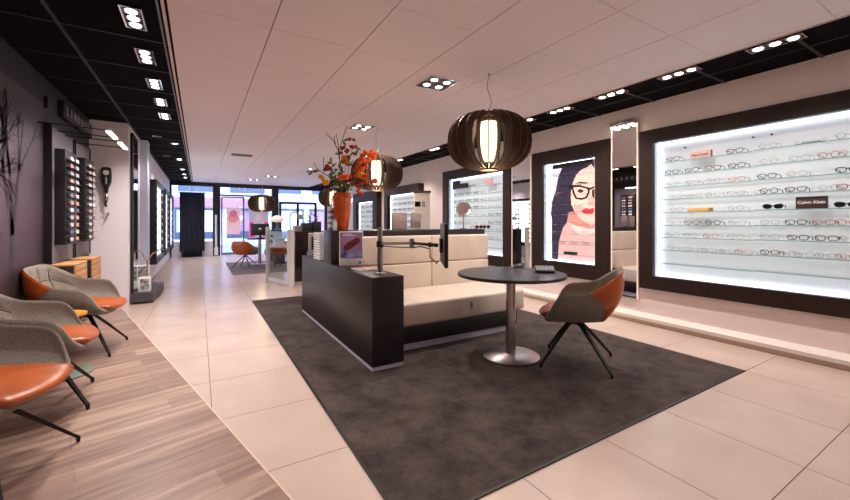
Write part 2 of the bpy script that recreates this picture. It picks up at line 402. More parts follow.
def glasses_parts(shape, colr):
    key = (shape, colr)
    if key in PROTO_G: return PROTO_G[key]
    thin = colr in ('gold', 'silver')
    r = .0012 if thin else .0029
    a, b_, pw = {'square': (.026, .018, 3.4), 'round': (.0235, .0215, 2.0), 'cat': (.027, .017, 2.4)}[shape]
    m = eyemat(colr); out = []
    def mk(nm, bm, m_):
        me = bpy.data.meshes.new(nm); bmesh.ops.recalc_face_normals(bm, faces=bm.faces); bm.to_mesh(me); bm.free(); me.materials.append(m_); finish(me, 60); return me
    bm = B()
    for sd in (-1, 1):
        tube(bm, rim_pts(sd*.034, .024, a, b_, 14, pw, shape), r, 4, closed=True)
        tube(bm, [(0, sd*(.034+a), .03), (.004, sd*.067, .033)], r*1.3, 4)
    tube(bm, [(0, -.034+a, .028), (-.002, 0, .033), (0, .034-a, .028)], r, 4)
    out.append(('frame_front', mk('frame_front', bm, m)))
    bm = B()
    for sd in (-1, 1):
        P = rim_pts(sd*.034, .024, a, b_, 14, pw, shape); bm.faces.new([bm.verts.new((0, p[1], p[2])) for p in P])
    out.append(('lenses', mk('lenses', bm, M_DLENS if colr == 'sun' else M_LENS)))
    for sd in (-1, 1):
        bm = B(); tube(bm, [(.004, sd*.067, .033), (.06, sd*.064, .031), (.082, sd*.06, .026), (.1, sd*.056, .006)], [r*1.1, r, r, r*1.2], 4)
        out.append(('temple', mk('temple', bm, m)))
    PROTO_G[key] = out; return out
EYEC['sun'] = (16, 15, 18)
def glasses(x, y, z, shape, colr, label, group, rz=0, sc=1.12, cat='glasses'):
    o = bpy.data.objects.new('eyeglasses' if colr != 'sun' else 'sunglasses', None); COL.objects.link(o); o.empty_display_size = .03
    o.location = (x, y, z); o.rotation_euler = (0, 0, rz); o.scale = (sc,)*3
    o['label'] = label; o['category'] = cat; o['group'] = group
    for nm, me in glasses_parts(shape, colr):
        c = bpy.data.objects.new(nm, me); COL.objects.link(c); c.parent = o
    return o
ORD = ['first', 'second', 'third', 'fourth', 'fifth', 'sixth', 'seventh', 'eighth', 'ninth', 'tenth', 'eleventh', 'twelfth']

# ------------------------------------------------------------------ wall display cases on the right
SHZ = [1.875, 1.73, 1.595, 1.457, 1.31, 1.165, 1.03, .885, .735]
def wall_case(y0, y1, label, divide=None, xf=4.5, z0=FZ0, z1=FZ1, fw=FW, back=None, shelves=SHZ, deep=.14, sidepanel=False, tops=0, shm=None):
    """y0 near, y1 far; frame of four mitred boards, lit recess, glass shelves"""
    t = thing('display_case', label, 'display case', (xf, (y0+y1)/2, z0))
    th = .045 if not sidepanel else RW-xf
    def board(nm, q, m): 
        bm = B(); prism(bm, q, 'x', xf, xf+th); obj(nm, bm, m, t, False)
    f = fw
    board('frame_board', [(y0, z1), (y1, z1), (y1-f, z1-f), (y0+f, z1-f)], M_WENGE_H)
    board('frame_board', [(y0, z0), (y1, z0), (y1-f, z0+f), (y0+f, z0+f)], M_WENGE_H)
    board('frame_board', [(y1, z0), (y1, z1), (y1-f, z1-f), (y1-f, z0+f)], M_WENGE)
    board('frame_board', [(y0, z0), (y0, z1), (y0+f, z1-f), (y0+f, z0+f)], M_WENGE)
    a, b_, c, d = y0+f, y1-f, z0+f, z1-f; xb = xf+deep
    bm = B()
    box(bm, xf+.02, xb+.02, b_, b_+.012, c, d); box(bm, xf+.02, xb+.02, a-.012, a, c, d); box(bm, xf+.02, xb+.02, a, b_, c-.012, c); box(bm, xf+.02, xb+.02, a, b_, d, d+.012)
    obj('lining', bm, mat('case_lining', (190, 204, 226), .5), t, False)
    bm = B(); box(bm, xb, xb+.015, a, b_, c, d); obj('back_panel', bm, back or M_BACKLIT, t, False)
    bm = B()
    box(bm, xb-.03, xb-.008, a+.002, b_-.002, d-.012, d-.001); box(bm, xb-.03, xb-.008, b_-.012, b_-.001, c+.012, d-.014)
    box(bm, xb-.03, xb-.008, a+.001, a+.012, c+.012, d-.014); box(bm, xb-.03, xb-.008, a+.002, b_-.002, c+.001, c+.012)
    obj('light_strip', bm, M_LED, t, False)
    bays = [(a+.03, b_-.04)] if divide is None else [(a+.03, divide-.004), (divide+.004, b_-.06)]
    for n, (p, q) in enumerate(bays):
        for k, z in enumerate(shelves):
            dz = .006 if (divide and n == 0) else 0
            bm = B(); box(bm, xf+.015, xb-.002, p, q, z-.008+dz, z+dz)
            s = obj('shelf', bm, shm or M_GSHELF, t, False)
            bm = B(); box(bm, xf+.0125, xf+.0155, p, q, z-.008+dz, z+dz); obj('shelf_edge', bm, M_GEDGE if shm is None else shm, s, False)
    if tops:
        bm = B()
        for yy in tops: tube(bm, [(xb-.02, yy, d-.09), (xb, yy, d-.09)], .008, 8)
        obj('fixing_pin', bm, M_BMETAL, t)
    return t
YD = 1.48
wall_case(-.6, 2.555, 'largest dark wood framed wall case with backlit glass shelves, at the right', divide=YD, tops=(1.38, 1.52, 2.12))
G1 = 'spectacles in the largest wall case'
L_ = { # shelf: (u, shape, colour)
 0: [(673, 'square', 'tortoise'), (735, 'square', 'black')], 1: [(672, 'square', 'black'), (692, 'square', 'brown'), (713, 'square', 'tortoise'), (737, 'square', 'brown')],
 2: [(672, 'round', 'clear'), (692, 'square', 'clear'), (713, 'round', 'gold'), (737, 'square', 'pink')], 3: [(676, 'round', 'clear'), (695, 'square', 'clear'), (713, 'round', 'gold'), (736, 'square', 'gold')],
 4: [(677, 'round', 'silver'), (736, 'round', 'silver')], 5: [(674, 'square', 'silver'), (692, 'square', 'tortoise'), (713, 'round', 'green'), (737, 'square', 'clear')],
 6: [(673, 'round', 'clear'), (691, 'square', 'silver'), (711, 'round', 'pink'), (736, 'square', 'gold')], 7: [(674, 'round', 'silver'), (692, 'square', 'gold'), (709, 'square', 'clear'), (727, 'round', 'clear'), (744, 'square', 'pink')]}
R_ = {0: [(768, 'round', 'silver'), (848, 'round', 'silver')], 1: [(769, 'round', 'gold'), (800, 'square', 'silver'), (829, 'round', 'rose'), (850, 'round', 'gold')],
 2: [(767, 'square', 'black'), (797, 'round', 'clear'), (848, 'square', 'black')], 3: [(769, 'round', 'tortoise'), (796, 'square', 'brown'), (829, 'round', 'gold'), (849, 'square', 'red')],
 4: [(773, 'cat', 'sun'), (847, 'cat', 'sun')], 5: [(770, 'square', 'silver'), (796, 'square', 'green'), (824, 'square', 'rose'), (848, 'square', 'pink')],
 6: [(770, 'square', 'silver'), (798, 'square', 'brown'), (827, 'square', 'tortoise'), (849, 'round', 'clear')], 7: [(770, 'square', 'brown'), (787, 'round', 'clear'), (804, 'round', 'silver'), (826, 'round', 'clear'), (848, 'square', 'pink')]}
CW = {'black': 'black', 'tortoise': 'tortoiseshell', 'brown': 'brown', 'gold': 'gold wire', 'silver': 'silver wire', 'pink': 'pale pink', 'clear': 'clear', 'green': 'dark green', 'red': 'red', 'rose': 'rose', 'sun': 'black cat-eye'}
for bay, T in (('left', L_), ('right', R_)):
    for k, row in T.items():
        for n, (u, sh, c) in enumerate(row):
            y = WX(u, 200, 4.535)[1]
            kind = 'sunglasses' if c == 'sun' else ('round ' if sh == 'round' else 'square ')+'spectacles'
            glasses(4.53, y, SHZ[k]+(.006 if bay == 'right' else 0)+.0005, sh, c, '%s %s, %s from left on %s shelf down, %s bay of largest case' % (CW[c], kind, ORD[n], ORD[k], bay), G1, rz=random.uniform(-.12, .12), sc=1.12)
# small signs and blocks on its shelves
y = WX(700, 155, 4.54)[1]
t = thing('shelf_sign', 'pale pink box sign with dark script lettering on the top shelf, left bay', 'sign', (4.56, y, SHZ[0]))
bm = B(); box(bm, 4.545, 4.58, y-.095, y+.095, SHZ[0]+.0006, SHZ[0]+.078, .002); obj('block', bm, mat('pale_pink', (232, 196, 186), .5), t)
obj('lettering', text_bm('Paul Smith', .036, .001, MY((4.544, y, SHZ[0]+.036))), M_BPLAST, t, False)
bm = B(); 
for k, c in enumerate(((200, 60, 50), (60, 70, 140), (220, 140, 60))): pass
box(bm, 4.546, 4.579, y-.098, y-.0955, SHZ[0]+.003, SHZ[0]+.076); obj('striped_end', bm, mat('striped', (196, 70, 60), .5, rgb2=(50, 60, 130), nscale=60, stretch=(0.01, 0.01, 1)), t, False)
y = WX(710, 155, 4.54)[1]; y = (WX(811, 200, 4.54)[1])
t = thing('shelf_sign', 'dark brown block sign with white sans lettering on right bay of largest case', 'sign', (4.56, y, SHZ[4]+.006))
bm = B(); box(bm, 4.545, 4.565, y-.1, y+.1, SHZ[4]+.0066, SHZ[4]+.112, .002); obj('block', bm, mat('sign_brown', (70, 52, 54), .5), t)
obj('lettering', text_bm('Calvin Klein', .036, .001, MY((4.544, y, SHZ[4]+.06)), bold=.0006), M_WHITE, t, False)
y = WX(698, 212, 4.54)[1]
t = thing('wood_block', 'light honey wooden block lying on the fifth shelf, left bay of largest case', 'block', (4.56, y, SHZ[4]))
bm = B(); box(bm, 4.535, 4.575, y-.10, y+.10, SHZ[4]+.0006, SHZ[4]+.04, .002); obj('body', bm, mat('honey_wood', (238, 190, 120), .5, noise=.08, nscale=20), t)
bm = B(); box(bm, 4.535, 4.575, y-.125, y-.1005, SHZ[4]+.0006, SHZ[4]+.04, .001); obj('end_cap', bm, mat('brass_dull', (170, 132, 70), .4, metal=.5), t)
y = WX(810, 140, 4.54)[1]
t = thing('metal_ornament', 'small dark folded metal spectacles lying on top shelf, right bay of largest case', 'glasses', (4.55, y, SHZ[0]+.006))
bm = B()
for k in range(6): tube(bm, [(4.54, y+.05-k*.02, SHZ[0]+.01), (4.55, y+.045-k*.02, SHZ[0]+.03), (4.545, y+.035-k*.02, SHZ[0]+.012)], .003, 5)
tube(bm, [(4.545, y-.09, SHZ[0]+.012), (4.545, y+.09, SHZ[0]+.012)], .003, 5); obj('folded_frame', bm, M_BMETAL, t)
bm = B()
for sd in (-1, 1): tube(bm, [(4.54, y+sd*.09+.012*math.cos(q), SHZ[0]+.026+.012*math.sin(q)) for q in [k*PI/5 for k in range(10)]], .0015, 4, closed=True)
obj('loops', bm, M_SILVER, t)

# poster case
M_PBG = emis('poster_pale', (236, 226, 240), .8)
pc = wall_case(2.945, 4.244, 'wall case with backlit poster of a woman in black glasses', back=M_PBG, fw=.2, z0=.42, shm=glassmat('poster_shelf', (245, 250, 250), .06))
XP = 4.64
def flat(parent, name, pts, rgb, k, dx, e=.75):
    q = [WX(u, v, XP)[1:] for u, v in pts]
    bm = B(); bm.faces.new([bm.verts.new((XP-dx, a, c)) for a, c in q]); bmesh.ops.triangulate(bm, faces=bm.faces)
    return obj(name, bm, emis('poster_'+k, rgb, e), parent, False)
def smoothpoly(pts, n=4):
    P = pts; out = []
    N = len(P)
    for i in range(N):
        a, b_, c, d = P[i-1], P[i], P[(i+1) % N], P[(i+2) % N]
        for k in range(n):
            t = k/n
            out.append(tuple(.5*((2*b_[j])+(-a[j]+c[j])*t+(2*a[j]-5*b_[j]+4*c[j]-d[j])*t*t+(-a[j]+3*b_[j]-3*c[j]+d[j])*t**3) for j in (0, 1)))
    return out
YR = 594.6
po = thing('poster', 'backlit poster of a dark haired woman wearing black glasses and pink coat', 'poster', (XP-.01, 3.55, .62))
flat(po, 'hair', [(594.6, 154.5), (583, 155.5), (570, 160), (562, 168), (558, 178), (556, 190), (552, 202), (551, 214), (554, 226), (553, 245), (552, 262), (560, 263.5), (566, 250), (567, 232), (575, 215), (594.6, 212)], (52, 40, 64), 'hair', .002, .55)
flat(po, 'coat', [(594.6, 227), (587, 226), (578, 224), (568, 221), (563, 228), (559, 242), (558, 262), (575, 266.5), (594.6, 268.5)], (226, 176, 172), 'coat', .003, .7)
flat(po, 'coat_collar', [(594.6, 232), (586, 236), (576, 232), (568, 222), (572, 219), (582, 226), (594.6, 228)], (240, 206, 196), 'collar', .0035, .75)
flat(po, 'neck', [(569, 212), (567, 222), (578, 226), (590, 229), (594.6, 228), (594.6, 214), (580, 210)], (222, 140, 130), 'neck', .0036)
flat(po, 'face', smoothpoly([(594.6, 168), (587, 167.5), (580, 171), (575, 178), (572, 187), (571, 196), (572, 205), (576, 213), (582, 220), (588, 223), (594.6, 222)], 2), (246, 186, 172), 'face', .004, .85)
flat(po, 'cheek', smoothpoly([(574, 203), (579, 203), (583, 208), (580, 213), (575, 210)]), (240, 164, 152), 'cheek', .0043, .8)
flat(po, 'nose', [(590, 194), (587.5, 203), (589, 206), (594.6, 206), (594.6, 196)], (238, 164, 150), 'nose', .0044, .8)
flat(po, 'lips', smoothpoly([(581.5, 211), (586, 208), (589, 209), (593, 208), (594.5, 211), (591, 214.5), (586, 214)]), (206, 54, 62), 'lips', .0045, .7)
flat(po, 'eyebrow', [(575, 184), (580, 181.5), (588, 182.5), (588, 184), (580, 183.5)], (96, 60, 56), 'brow', .0045, .5)
flat(po, 'eye', smoothpoly([(577.5, 191), (580.5, 189), (584, 191), (580.5, 193)]), (60, 44, 48), 'eye', .0046, .4)
def flatring(parent, name, outer, inner, rgb, k, dx):
    bm = B(); A = [bm.verts.new((XP-dx,)+WX(u, v, XP)[1:]) for u, v in outer]; C = [bm.verts.new((XP-dx,)+WX(u, v, XP)[1:]) for u, v in inner]; n = len(A)
    for i in range(n): bm.faces.new((A[i], A[(i+1) % n], C[(i+1) % n], C[i]))
    obj(name, bm, emis('poster_'+k, rgb, .3), parent, False)
flatring(po, 'printed_glasses', [(571, 185.5), (580, 185), (589.5, 187.5), (590, 192), (587.5, 198), (582, 200), (576, 199), (573, 194)], [(573.5, 187.5), (580, 187), (587.5, 189), (588, 192), (586, 196.5), (582, 198), (577, 197.3), (575, 193)], (26, 20, 28), 'specs', .005)
flat(po, 'printed_bridge', [(589, 188), (594.6, 186), (594.6, 188), (589.5, 190.5)], (26, 20, 28), 'specs', .005, .3)
flat(po, 'printed_temple', [(572, 185.5), (566, 186.5), (566, 188), (573, 189)], (26, 20, 28), 'specs', .005, .3)
flat(po, 'printed_lens', [(592, 190), (594.6, 189), (594.6, 199), (592.4, 196)], (26, 20, 28), 'specs', .005, .3)
bm = B(); q = WX(552.5, 166.5, 4.56); q2 = WX(594.5, 166.5, 4.56); box(bm, 4.56, 4.60, q2[1]+.02, q[1], 1.995, 2.055)
tag(obj('black_bar', bm, M_BPLAST), 'long black header box on the top of the poster case interior', 'box')
G2 = 'spectacles on the poster case shelves'
cc = ['brown', 'silver', 'tortoise', 'pink', 'black', 'gold']
for k in range(8):
    us = (548, 556) if k < 4 else (550, 562, 574, 586)
    for n, u in enumerate(us):
        c = cc[(k*3+n*2+k//2) % 6]; sh = ('square', 'round')[(k+n) % 2]
        glasses(4.53, WX(u, 200, 4.535)[1], SHZ[k]+.0005, sh, c, '%s %s spectacles, %s from left on %s shelf down of the poster case' % (CW[c], sh, ORD[n], ORD[k]), G2, random.uniform(-.1, .1), .95)
y = WX(570.5, 255, 4.55)[1]; bm = B(); box(bm, 4.525, 4.575, y-.10, y+.10, SHZ[8]+.0006, SHZ[8]+.042, .004)
tag(obj('glasses_box', bm, mat('dark_green_box', (34, 62, 48), .5)), 'dark green closed box on the lowest shelf of the poster case', 'box')

# case behind the sofa
wall_case(4.735, 6.793, 'dark wood framed wall case of glasses behind the sofa mirror', fw=.18)
G3 = 'spectacles in the case behind the sofa'
for k in range(8):
    us = [454+7.4*n for n in range(7)]
    if k == 0: us = [469, 474, 480.5, 498]
    if k >= 6: us = us[3:]
    for n, u in enumerate(us):
        c = ('black', 'black', 'brown', 'black', 'silver', 'silver', 'gold', 'clear')[(n+(k > 3)*3) % 8] if k < 7 else ('clear', 'silver', 'pink')[n % 3]
        if k == 0: c = ('black', 'black', 'silver', 'gold')[n]
        sh = ('square', 'round')[(n+k) % 2]
        glasses(4.53, WX(u, 200, 4.535)[1], SHZ[k]+.0005, sh, c, '%s %s spectacles, %s from left on %s shelf down of case behind sofa' % (CW[c], sh, ORD[n], ORD[k]), G3, random.uniform(-.1, .1), 1.15)
y0, y1 = WX(466.5, 180, 4.56)[1], WX(453, 180, 4.56)[1]
t = thing('sunglass_case', 'stepped black storage box on the top shelf of case behind sofa', 'box', (4.57, (y0+y1)/2, SHZ[0]))
bm = B(); box(bm, 4.535, 4.61, y0, y1, SHZ[0]+.0006, SHZ[0]+.1, .004); obj('body', bm, M_BPLAST, t)
bm = B(); box(bm, 4.54, 4.60, y1-.2, y1-.01, SHZ[0]+.1005, SHZ[0]+.17, .004); obj('raised_box', bm, M_BPLAST, t)
y = WX(489.5, 180, 4.56)[1]; bm = B(); box(bm, 4.54, 4.56, y-.11, y+.11, SHZ[0]+.0006, SHZ[0]+.11, .004)
tag(obj('pink_card', bm, mat('pink_card', (226, 176, 172), .5)), 'pink block on the top shelf of the case behind the sofa', 'block')
y = WX(461.5, 180, 4.56)[1]; bm = B(); box(bm, 4.54, 4.56, y-.1, y+.1, SHZ[4]+.0006, SHZ[4]+.09, .004)
tag(obj('pink_card', bm, mat('pink_card', (226, 176, 172), .5)), 'pink block on fifth shelf down, left in the case behind the sofa', 'block')

# far cases (protruding from the wall)
XF4 = 4.38
def yx(u, X=XF4): return WX(u, 200, X)[1]
far_shelves = [1.79, 1.64, 1.49, 1.34, 1.19, 1.04, .9, .76]
wall_case(7.64, yx(384), 'dark framed wall case standing behind the white measuring column', xf=XF4, z1=2.11, z0=.4, sidepanel=True, shelves=far_shelves, fw=.2, deep=.13)
wall_case(yx(376.5), yx(353), 'farthest dark framed wall case on the right wall, near the shop front', xf=XF4, z1=2.12, z0=.4, sidepanel=True, shelves=far_shelves, fw=.3, deep=.13)
G4 = 'small dark spectacles in the case behind the white column'
for k in range(1, 7):
    for n in range(6):
        c = ('black', 'brown', 'tortoise', 'black')[(k+n) % 4]
        glasses(4.4, yx(390+4.6*n), far_shelves[k]+.0005, 'square', c, '%s spectacles, %s from left on %s shelf down behind the white column' % (CW[c], ORD[n], ORD[k]), G4, 0, 1.3)
G5 = 'spectacles in the farthest right wall case'
for k in range(1, 7):
    for n, u in enumerate((358, 362, 367, 371)):
        c = ('silver', 'brown', 'clear')[(k+n) % 3]
        glasses(4.4, yx(u), far_shelves[k]+.0005, 'square', c, '%s spectacles, %s from left on %s shelf down of farthest right case' % (CW[c], ORD[n], ORD[k]), G5, 0, 1.3)

# wall mirrors
def wall_mirror(y0, y1, z0, z1, label, lamp=True):
    t = thing('wall_mirror', label, 'mirror', (4.52, (y0+y1)/2, z0))
    bm = B(); box(bm, 4.505, 4.515, y0+.012, y1-.012, z0+.01, z1-.01); obj('mirror_glass', bm, M_MIRROR, t, False)
    bm = B(); box(bm, 4.515, 4.539, y0, y1, z0, z1); obj('backing', bm, M_SKIRT, t, False)
    bm = B(); box(bm, 4.50, 4.514, y0+.002, y0+.011, z0, z1); box(bm, 4.50, 4.514, y1-.011, y1-.002, z0, z1)
    obj('side_light', bm, mat('mirror_side', (250, 226, 205), .3, emit=.35), t, False)
    if lamp:
        b = B(); box(b, 4.44, 4.504, y0+.02, y1-.02, z1-.02, z1+.035, .004); l = obj('mirror_lamp', b, M_STEEL, t)
        for k in range(3):
            yy = y0+(y1-y0)*(k+.5)/3; b = B(); lathe(b, [(.03, -.008), (.034, 0), (.034, .004)], (4.465, yy, z1-.024), 14); obj('bulb', b, M_SPOT, l)
        spotlamp((4.42, (y0+y1)/2, z1-.04), 12, ang=120)
    return t
wall_mirror(2.575, 2.915, .27, 2.40, 'tall narrow wall mirror with three bulbs between poster case and largest case')
wall_mirror(4.275, 4.70, .35, 2.24, 'tall narrow wall mirror between poster case and the case behind sofa', False)

# ------------------------------------------------------------------ ceiling fixtures
def fixture(name, cx, cy, nx, ny, label, group, pitch=.1, frame=M_CHROME, watts=0, off=(), aim=(0, 0, -1)):
    w_, l_ = nx*pitch/2+.012, ny*pitch/2+.012
    t = thing(name, label, 'ceiling light', (cx, cy, CZ-.012), 0, group)
    bm = B()
    box(bm, cx-w_, cx+w_, cy-l_, cy-l_+.01, CZ-.012, CZ+.003); box(bm, cx-w_, cx+w_, cy+l_-.01, cy+l_, CZ-.012, CZ+.003)
    box(bm, cx-w_, cx-w_+.01, cy-l_+.01, cy+l_-.01, CZ-.012, CZ+.003); box(bm, cx+w_-.01, cx+w_, cy-l_+.01, cy+l_-.01, CZ-.012, CZ+.003)
    obj('frame', bm, frame, t)
    bm = B(); box(bm, cx-w_+.01, cx+w_-.01, cy-l_+.01, cy+l_-.01, CZ-.004, CZ+.002); obj('gear_tray', bm, mat('gear_tray', (60, 58, 64), .3, metal=.8), t)
    for i in range(nx):
        for j in range(ny):
            x, y = cx+(i-(nx-1)/2)*pitch, cy+(j-(ny-1)/2)*pitch
            bm = B(); lathe(bm, [(.030, -.006), (.044, -.010), (.046, -.004), (.046, 0)], (x, y, CZ-.002), 16); r = obj('lamp_ring', bm, M_SILVER, t)
            on = (i, j) not in off
            bm = B(); lathe(bm, [(.020, -.0085), (.031, -.012), (.031, -.009)], (x, y, CZ-.002), 16); obj('bulb', bm, M_SPOT if on else M_CHROME, r)
    if watts: spotlamp((cx, cy, CZ-.05), watts, aim=aim)
    return t
GL, GR, GC = 'recessed lights in the left black ceiling strip', 'recessed lights in the right black ceiling strip', 'recessed lights in the white ceiling'
for k, y in enumerate((-1.0, .4, 1.75, 3.24, 3.94, 4.67, 5.34, 6.02)):
    lab = 'three-bulb recessed light, %s from camera in left black ceiling strip' % ORD[k] if k > 2 else 'three-bulb recessed light in left black strip, above and behind the viewer, row %s' % ORD[k]
    if k > 2: lab = 'three-bulb recessed light, %s nearest in left black ceiling strip' % ORD[k-3]
    fixture('ceiling_light', -.385, y, 1, 3, lab, GL, watts=SPOT_L*(.6 if k < 3 else 1.1), aim=(-.08, 0, -1))
for k, y in enumerate((8.04, 10.0, 11.85, 13.05, 14.0)):
    fixture('ceiling_light', -.37, y, 1, 1 if k != 1 else 2, ('two-bulb' if k == 1 else 'single-bulb')+' recessed light far along left black ceiling strip, %s from the chairs' % ORD[k], GL, watts=SPOT_L*.5)
for k, y in enumerate((7.5, 9.6)):
    fixture('ceiling_light', -.58, y, 1, 1, 'unlit round recessed light in left black ceiling strip, %s one along' % ('nearer', 'farther')[k], GL, off=((0, 0),))
for k, y in enumerate((-1.1, -.2, .45, 1.13, 1.82, 2.5, 3.18, 3.78, 5.2, 6.1, 7.6, 9.2)):
    n = k-3
    lab = 'three-bulb recessed light in right black strip, behind the viewer, row %s' % ORD[k] if n < 0 else 'three-bulb recessed light, %s nearest in right black ceiling strip' % ORD[n]
    fixture('ceiling_light', 3.86, y, 1, 3, lab, GR, watts=SPOT_R*(.2 if k < 3 else .6 if k < 8 else .8), pitch=.105, aim=(.0, 0, -1))
fixture('ceiling_light', 2.05, 3.2, 2, 2, 'square four-bulb recessed light in white ceiling near the biggest pendant', GC, .145, watts=SPOT_C)
fixture('ceiling_light', 2.05, 5.25, 2, 2, 'square four-bulb recessed light in white ceiling above the flowers', GC, .145, watts=SPOT_C)
fixture('ceiling_light', 2.05, .6, 2, 2, 'unseen square four-bulb recessed fill light in white ceiling behind the viewer', GC, .145, watts=SPOT_C*.25)  # out of view, added as weak fill for the near floor
fixture('ceiling_light', .75, -1.0, 2, 2, 'unseen square four-bulb recessed fill light in white ceiling at the back of shop', GC, .145, watts=SPOT_C*.6)  # unseen fixture added to fill the room from behind the camera
fixture('ceiling_light', 1.9, 12.3, 2, 1, 'nearer two-bulb recessed light above the far desk', GC, .2, watts=SPOT_C*.5)
fixture('ceiling_light', 1.55, 13.6, 2, 1, 'farther two-bulb recessed light by the shop front', GC, .2, watts=SPOT_C*.4)
fixture('ceiling_light', 2.5, 10.0, 1, 1, 'single small recessed light in white ceiling beyond the flowers', GC, .1, watts=SPOT_C*.4)
t = thing('ceiling_vent', 'small grey rectangular air vent in the white ceiling', 'vent', (.77, 8.75, CZ-.01))
bm = B(); box(bm, .57, .97, 8.62, 8.86, CZ-.01, CZ-.0005); obj('frame', bm, mat('vent_grey', (150, 140, 156), .5), t)
bm = B()
for k in range(5): box(bm, .59, .95, 8.645+k*.042, 8.665+k*.042, CZ-.014, CZ-.0105)
obj('slat', bm, mat('vent_slat', (96, 90, 108), .5), t)

# ------------------------------------------------------------------ pendants
NF = 24
def pendant(loc, r, hh, label, group, cordtop, watts):
    t = thing('pendant_lamp', label, 'pendant lamp', loc, 0, group)
    fins = []
    for k in range(NF):
        a = 2*PI*k/NF+.07; bm = B(); N = 16; A = []; C = []
        ri = r*.74; hi = hh*.86
        for i in range(N+1):
            q = -PI/2+PI*i/N
            co, si = math.cos(q), math.sin(q)
            xo = .06+(r-.06)*max(0, co)**.8; zo = hh*math.copysign(abs(si)**.9, si)
            xi = .06+(ri-.06)*max(0, co)**.8; zi = hi*math.copysign(abs(si)**.9, si)
            if i in (0, N): xi = .06; 
            A.append((xo, zo)); C.append((xi, zi))
        M = Matrix.Translation(loc) @ Matrix.Rotation(a, 4, 'Z')
        for off in (-.0035, .0035):
            for i in range(N):
                vs = [bm.verts.new(M @ Vector((p[0], off, p[1]))) for p in (A[i], A[i+1], C[i+1], C[i])]; bm.faces.new(vs)
        for L in (A, C):
            for i in range(N):
                vs = [bm.verts.new(M @ Vector((p[0], o_, p[1]))) for p, o_ in ((L[i], -.0035), (L[i+1], -.0035), (L[i+1], .0035), (L[i], .0035))]; bm.faces.new(vs)
        bmesh.ops.remove_doubles(bm, verts=bm.verts, dist=.0004)
        obj('fin', bm, M_FIN, t)
    x, y, z = loc
    bm = B(); lathe(bm, [(.03, hh+.006), (.085, hh+.004), (.085, hh-.014), (.03, hh-.016)], loc, 24); obj('top_ring', bm, M_FIN, t)
    bm = B(); lathe(bm, [(.03, -hh-.012), (.085, -hh-.010), (.085, -hh+.012), (.03, -hh+.014)], loc, 24); obj('bottom_ring', bm, M_FIN, t)
    bm = B(); lathe(bm, [(.072, -hh*.68), (.08, -hh*.68), (.08, hh*.68), (.072, hh*.68)], loc, 24); obj('glass_shade', bm, M_LAMP, t)
    bm = B()
    for k in range(3):
        a = 2*PI*k/3; tube(bm, [(x+.03*math.cos(a), y+.03*math.sin(a), z+hh), (x+.03*math.cos(a), y+.03*math.sin(a), z-hh)], .004, 6)
    tube(bm, [(x, y, z-hh*.7), (x, y, z-hh-.02)], .014, 8); tube(bm, [(x, y, z+hh*.7), (x, y, z+hh+.05)], .014, 8); obj('rod', bm, M_CHROME, t)
    bm = B(); pts = []; n = 14
    for i in range(n+1):
        q = i/n; wv = .022*math.sin(q*PI*2.2)*(1-q*.3)
        pts.append((x+wv*cs, y-wv*sn, z+hh+.04+(CZ-z-hh-.04)*q))
    tube(bm, pts, .0035, 5); obj('cord', bm, M_SILVER, t)
    bm = B(); lathe(bm, [(.008, -.012), (.012, 0)], (x, y, CZ), 12); obj('ceiling_cap', bm, M_SILVER, t)
    l = bpy.data.lights.new('pendant_bulb', 'POINT'); l.energy = watts; l.color = (1, .76, .5); l.shadow_soft_size = .09
    o = bpy.data.objects.new('pendant_bulb', l); COL.objects.link(o); o.location = (x, y, z-hh-.12)
    return t
GP = 'slatted wooden pendant lamps'
def pd(u, v, D): 
    r = (u-CU)/FPX*D; return (D*sn+r*cs, D*cs-r*sn, CH-(v-CV)*D/FPX)
pendant(pd(489, 141.5, 3.58), .395, .265, 'biggest nearest globe pendant of dark wooden fins, above the round table', GP, None, PEND)
pendant(pd(377, 173, 5.6), .385, .255, 'wooden fin pendant lamp hanging just right of the red flowers', GP, None, PEND)
pendant(pd(333, 197.5, 10.1), .385, .255, 'wooden fin pendant lamp half hidden left behind the flowers', GP, None, PEND)
pendant(pd(262, 203.5, 11.1), .385, .255, 'farthest wooden fin pendant lamp, hanging over the far desk', GP, None, PEND)

# ------------------------------------------------------------------ seating partition (side box + back box) and sofa
t = thing('seating_partition', 'dark wood low partition, L-shaped, with sofa against its inner side', 'partition', (1.3, 3.8, .008))
bm = B(); box(bm, 1.18, 1.463, 2.79, 5.17, .04, .755, .003); obj('side_box', bm, M_CABH, t)
bm = B(); box(bm, 1.18, 3.17, 3.87, 4.15, .756, 1.11, .003); box(bm, 1.466, 3.17, 3.87, 4.15, .04, .7555, .003); obj('back_box', bm, M_CABH, t)
bm = B(); box(bm, 1.184, 1.460, 2.793, 5.166, .009, .04); box(bm, 1.47, 3.16, 3.88, 4.14, .009, .04); obj('plinth', bm, mat('plinth_silver', (196, 192, 210), .35), t)
sf = thing('sofa', 'cream leather bench sofa with dark base against the low dark partition', 'sofa', (2.3, 3.4, .008))
bm = B(); box(bm, 1.47, 3.04, 3.09, 3.86, .07, .24, .004); obj('base', bm, M_CABH, sf)
bm = B(); box(bm, 1.48, 3.03, 3.105, 3.85, .008, .07); obj('plinth', bm, mat('plinth_silver', (196, 192, 210), .35), sf)
bm = B(); box(bm, 1.468, 3.10, 3.03, 3.76, .24, .458, .03, 4); obj('seat_cushion', bm, M_CREAM, sf)
bm = B(); box(bm, 2.355, 2.375, 3.022, 3.032, .33, .40, .002); obj('pull_tab', bm, M_SILVER, sf)
for (a, b_) in ((1.47, 2.318), (2.322, 3.17)):
    for (c, d) in ((.44, .735), (.74, 1.045)):
        bm = B(); box(bm, a, b_, 3.72, 3.868, c, d, .02, 4)
        obj('back_cushion', bm, M_CREAM, sf)
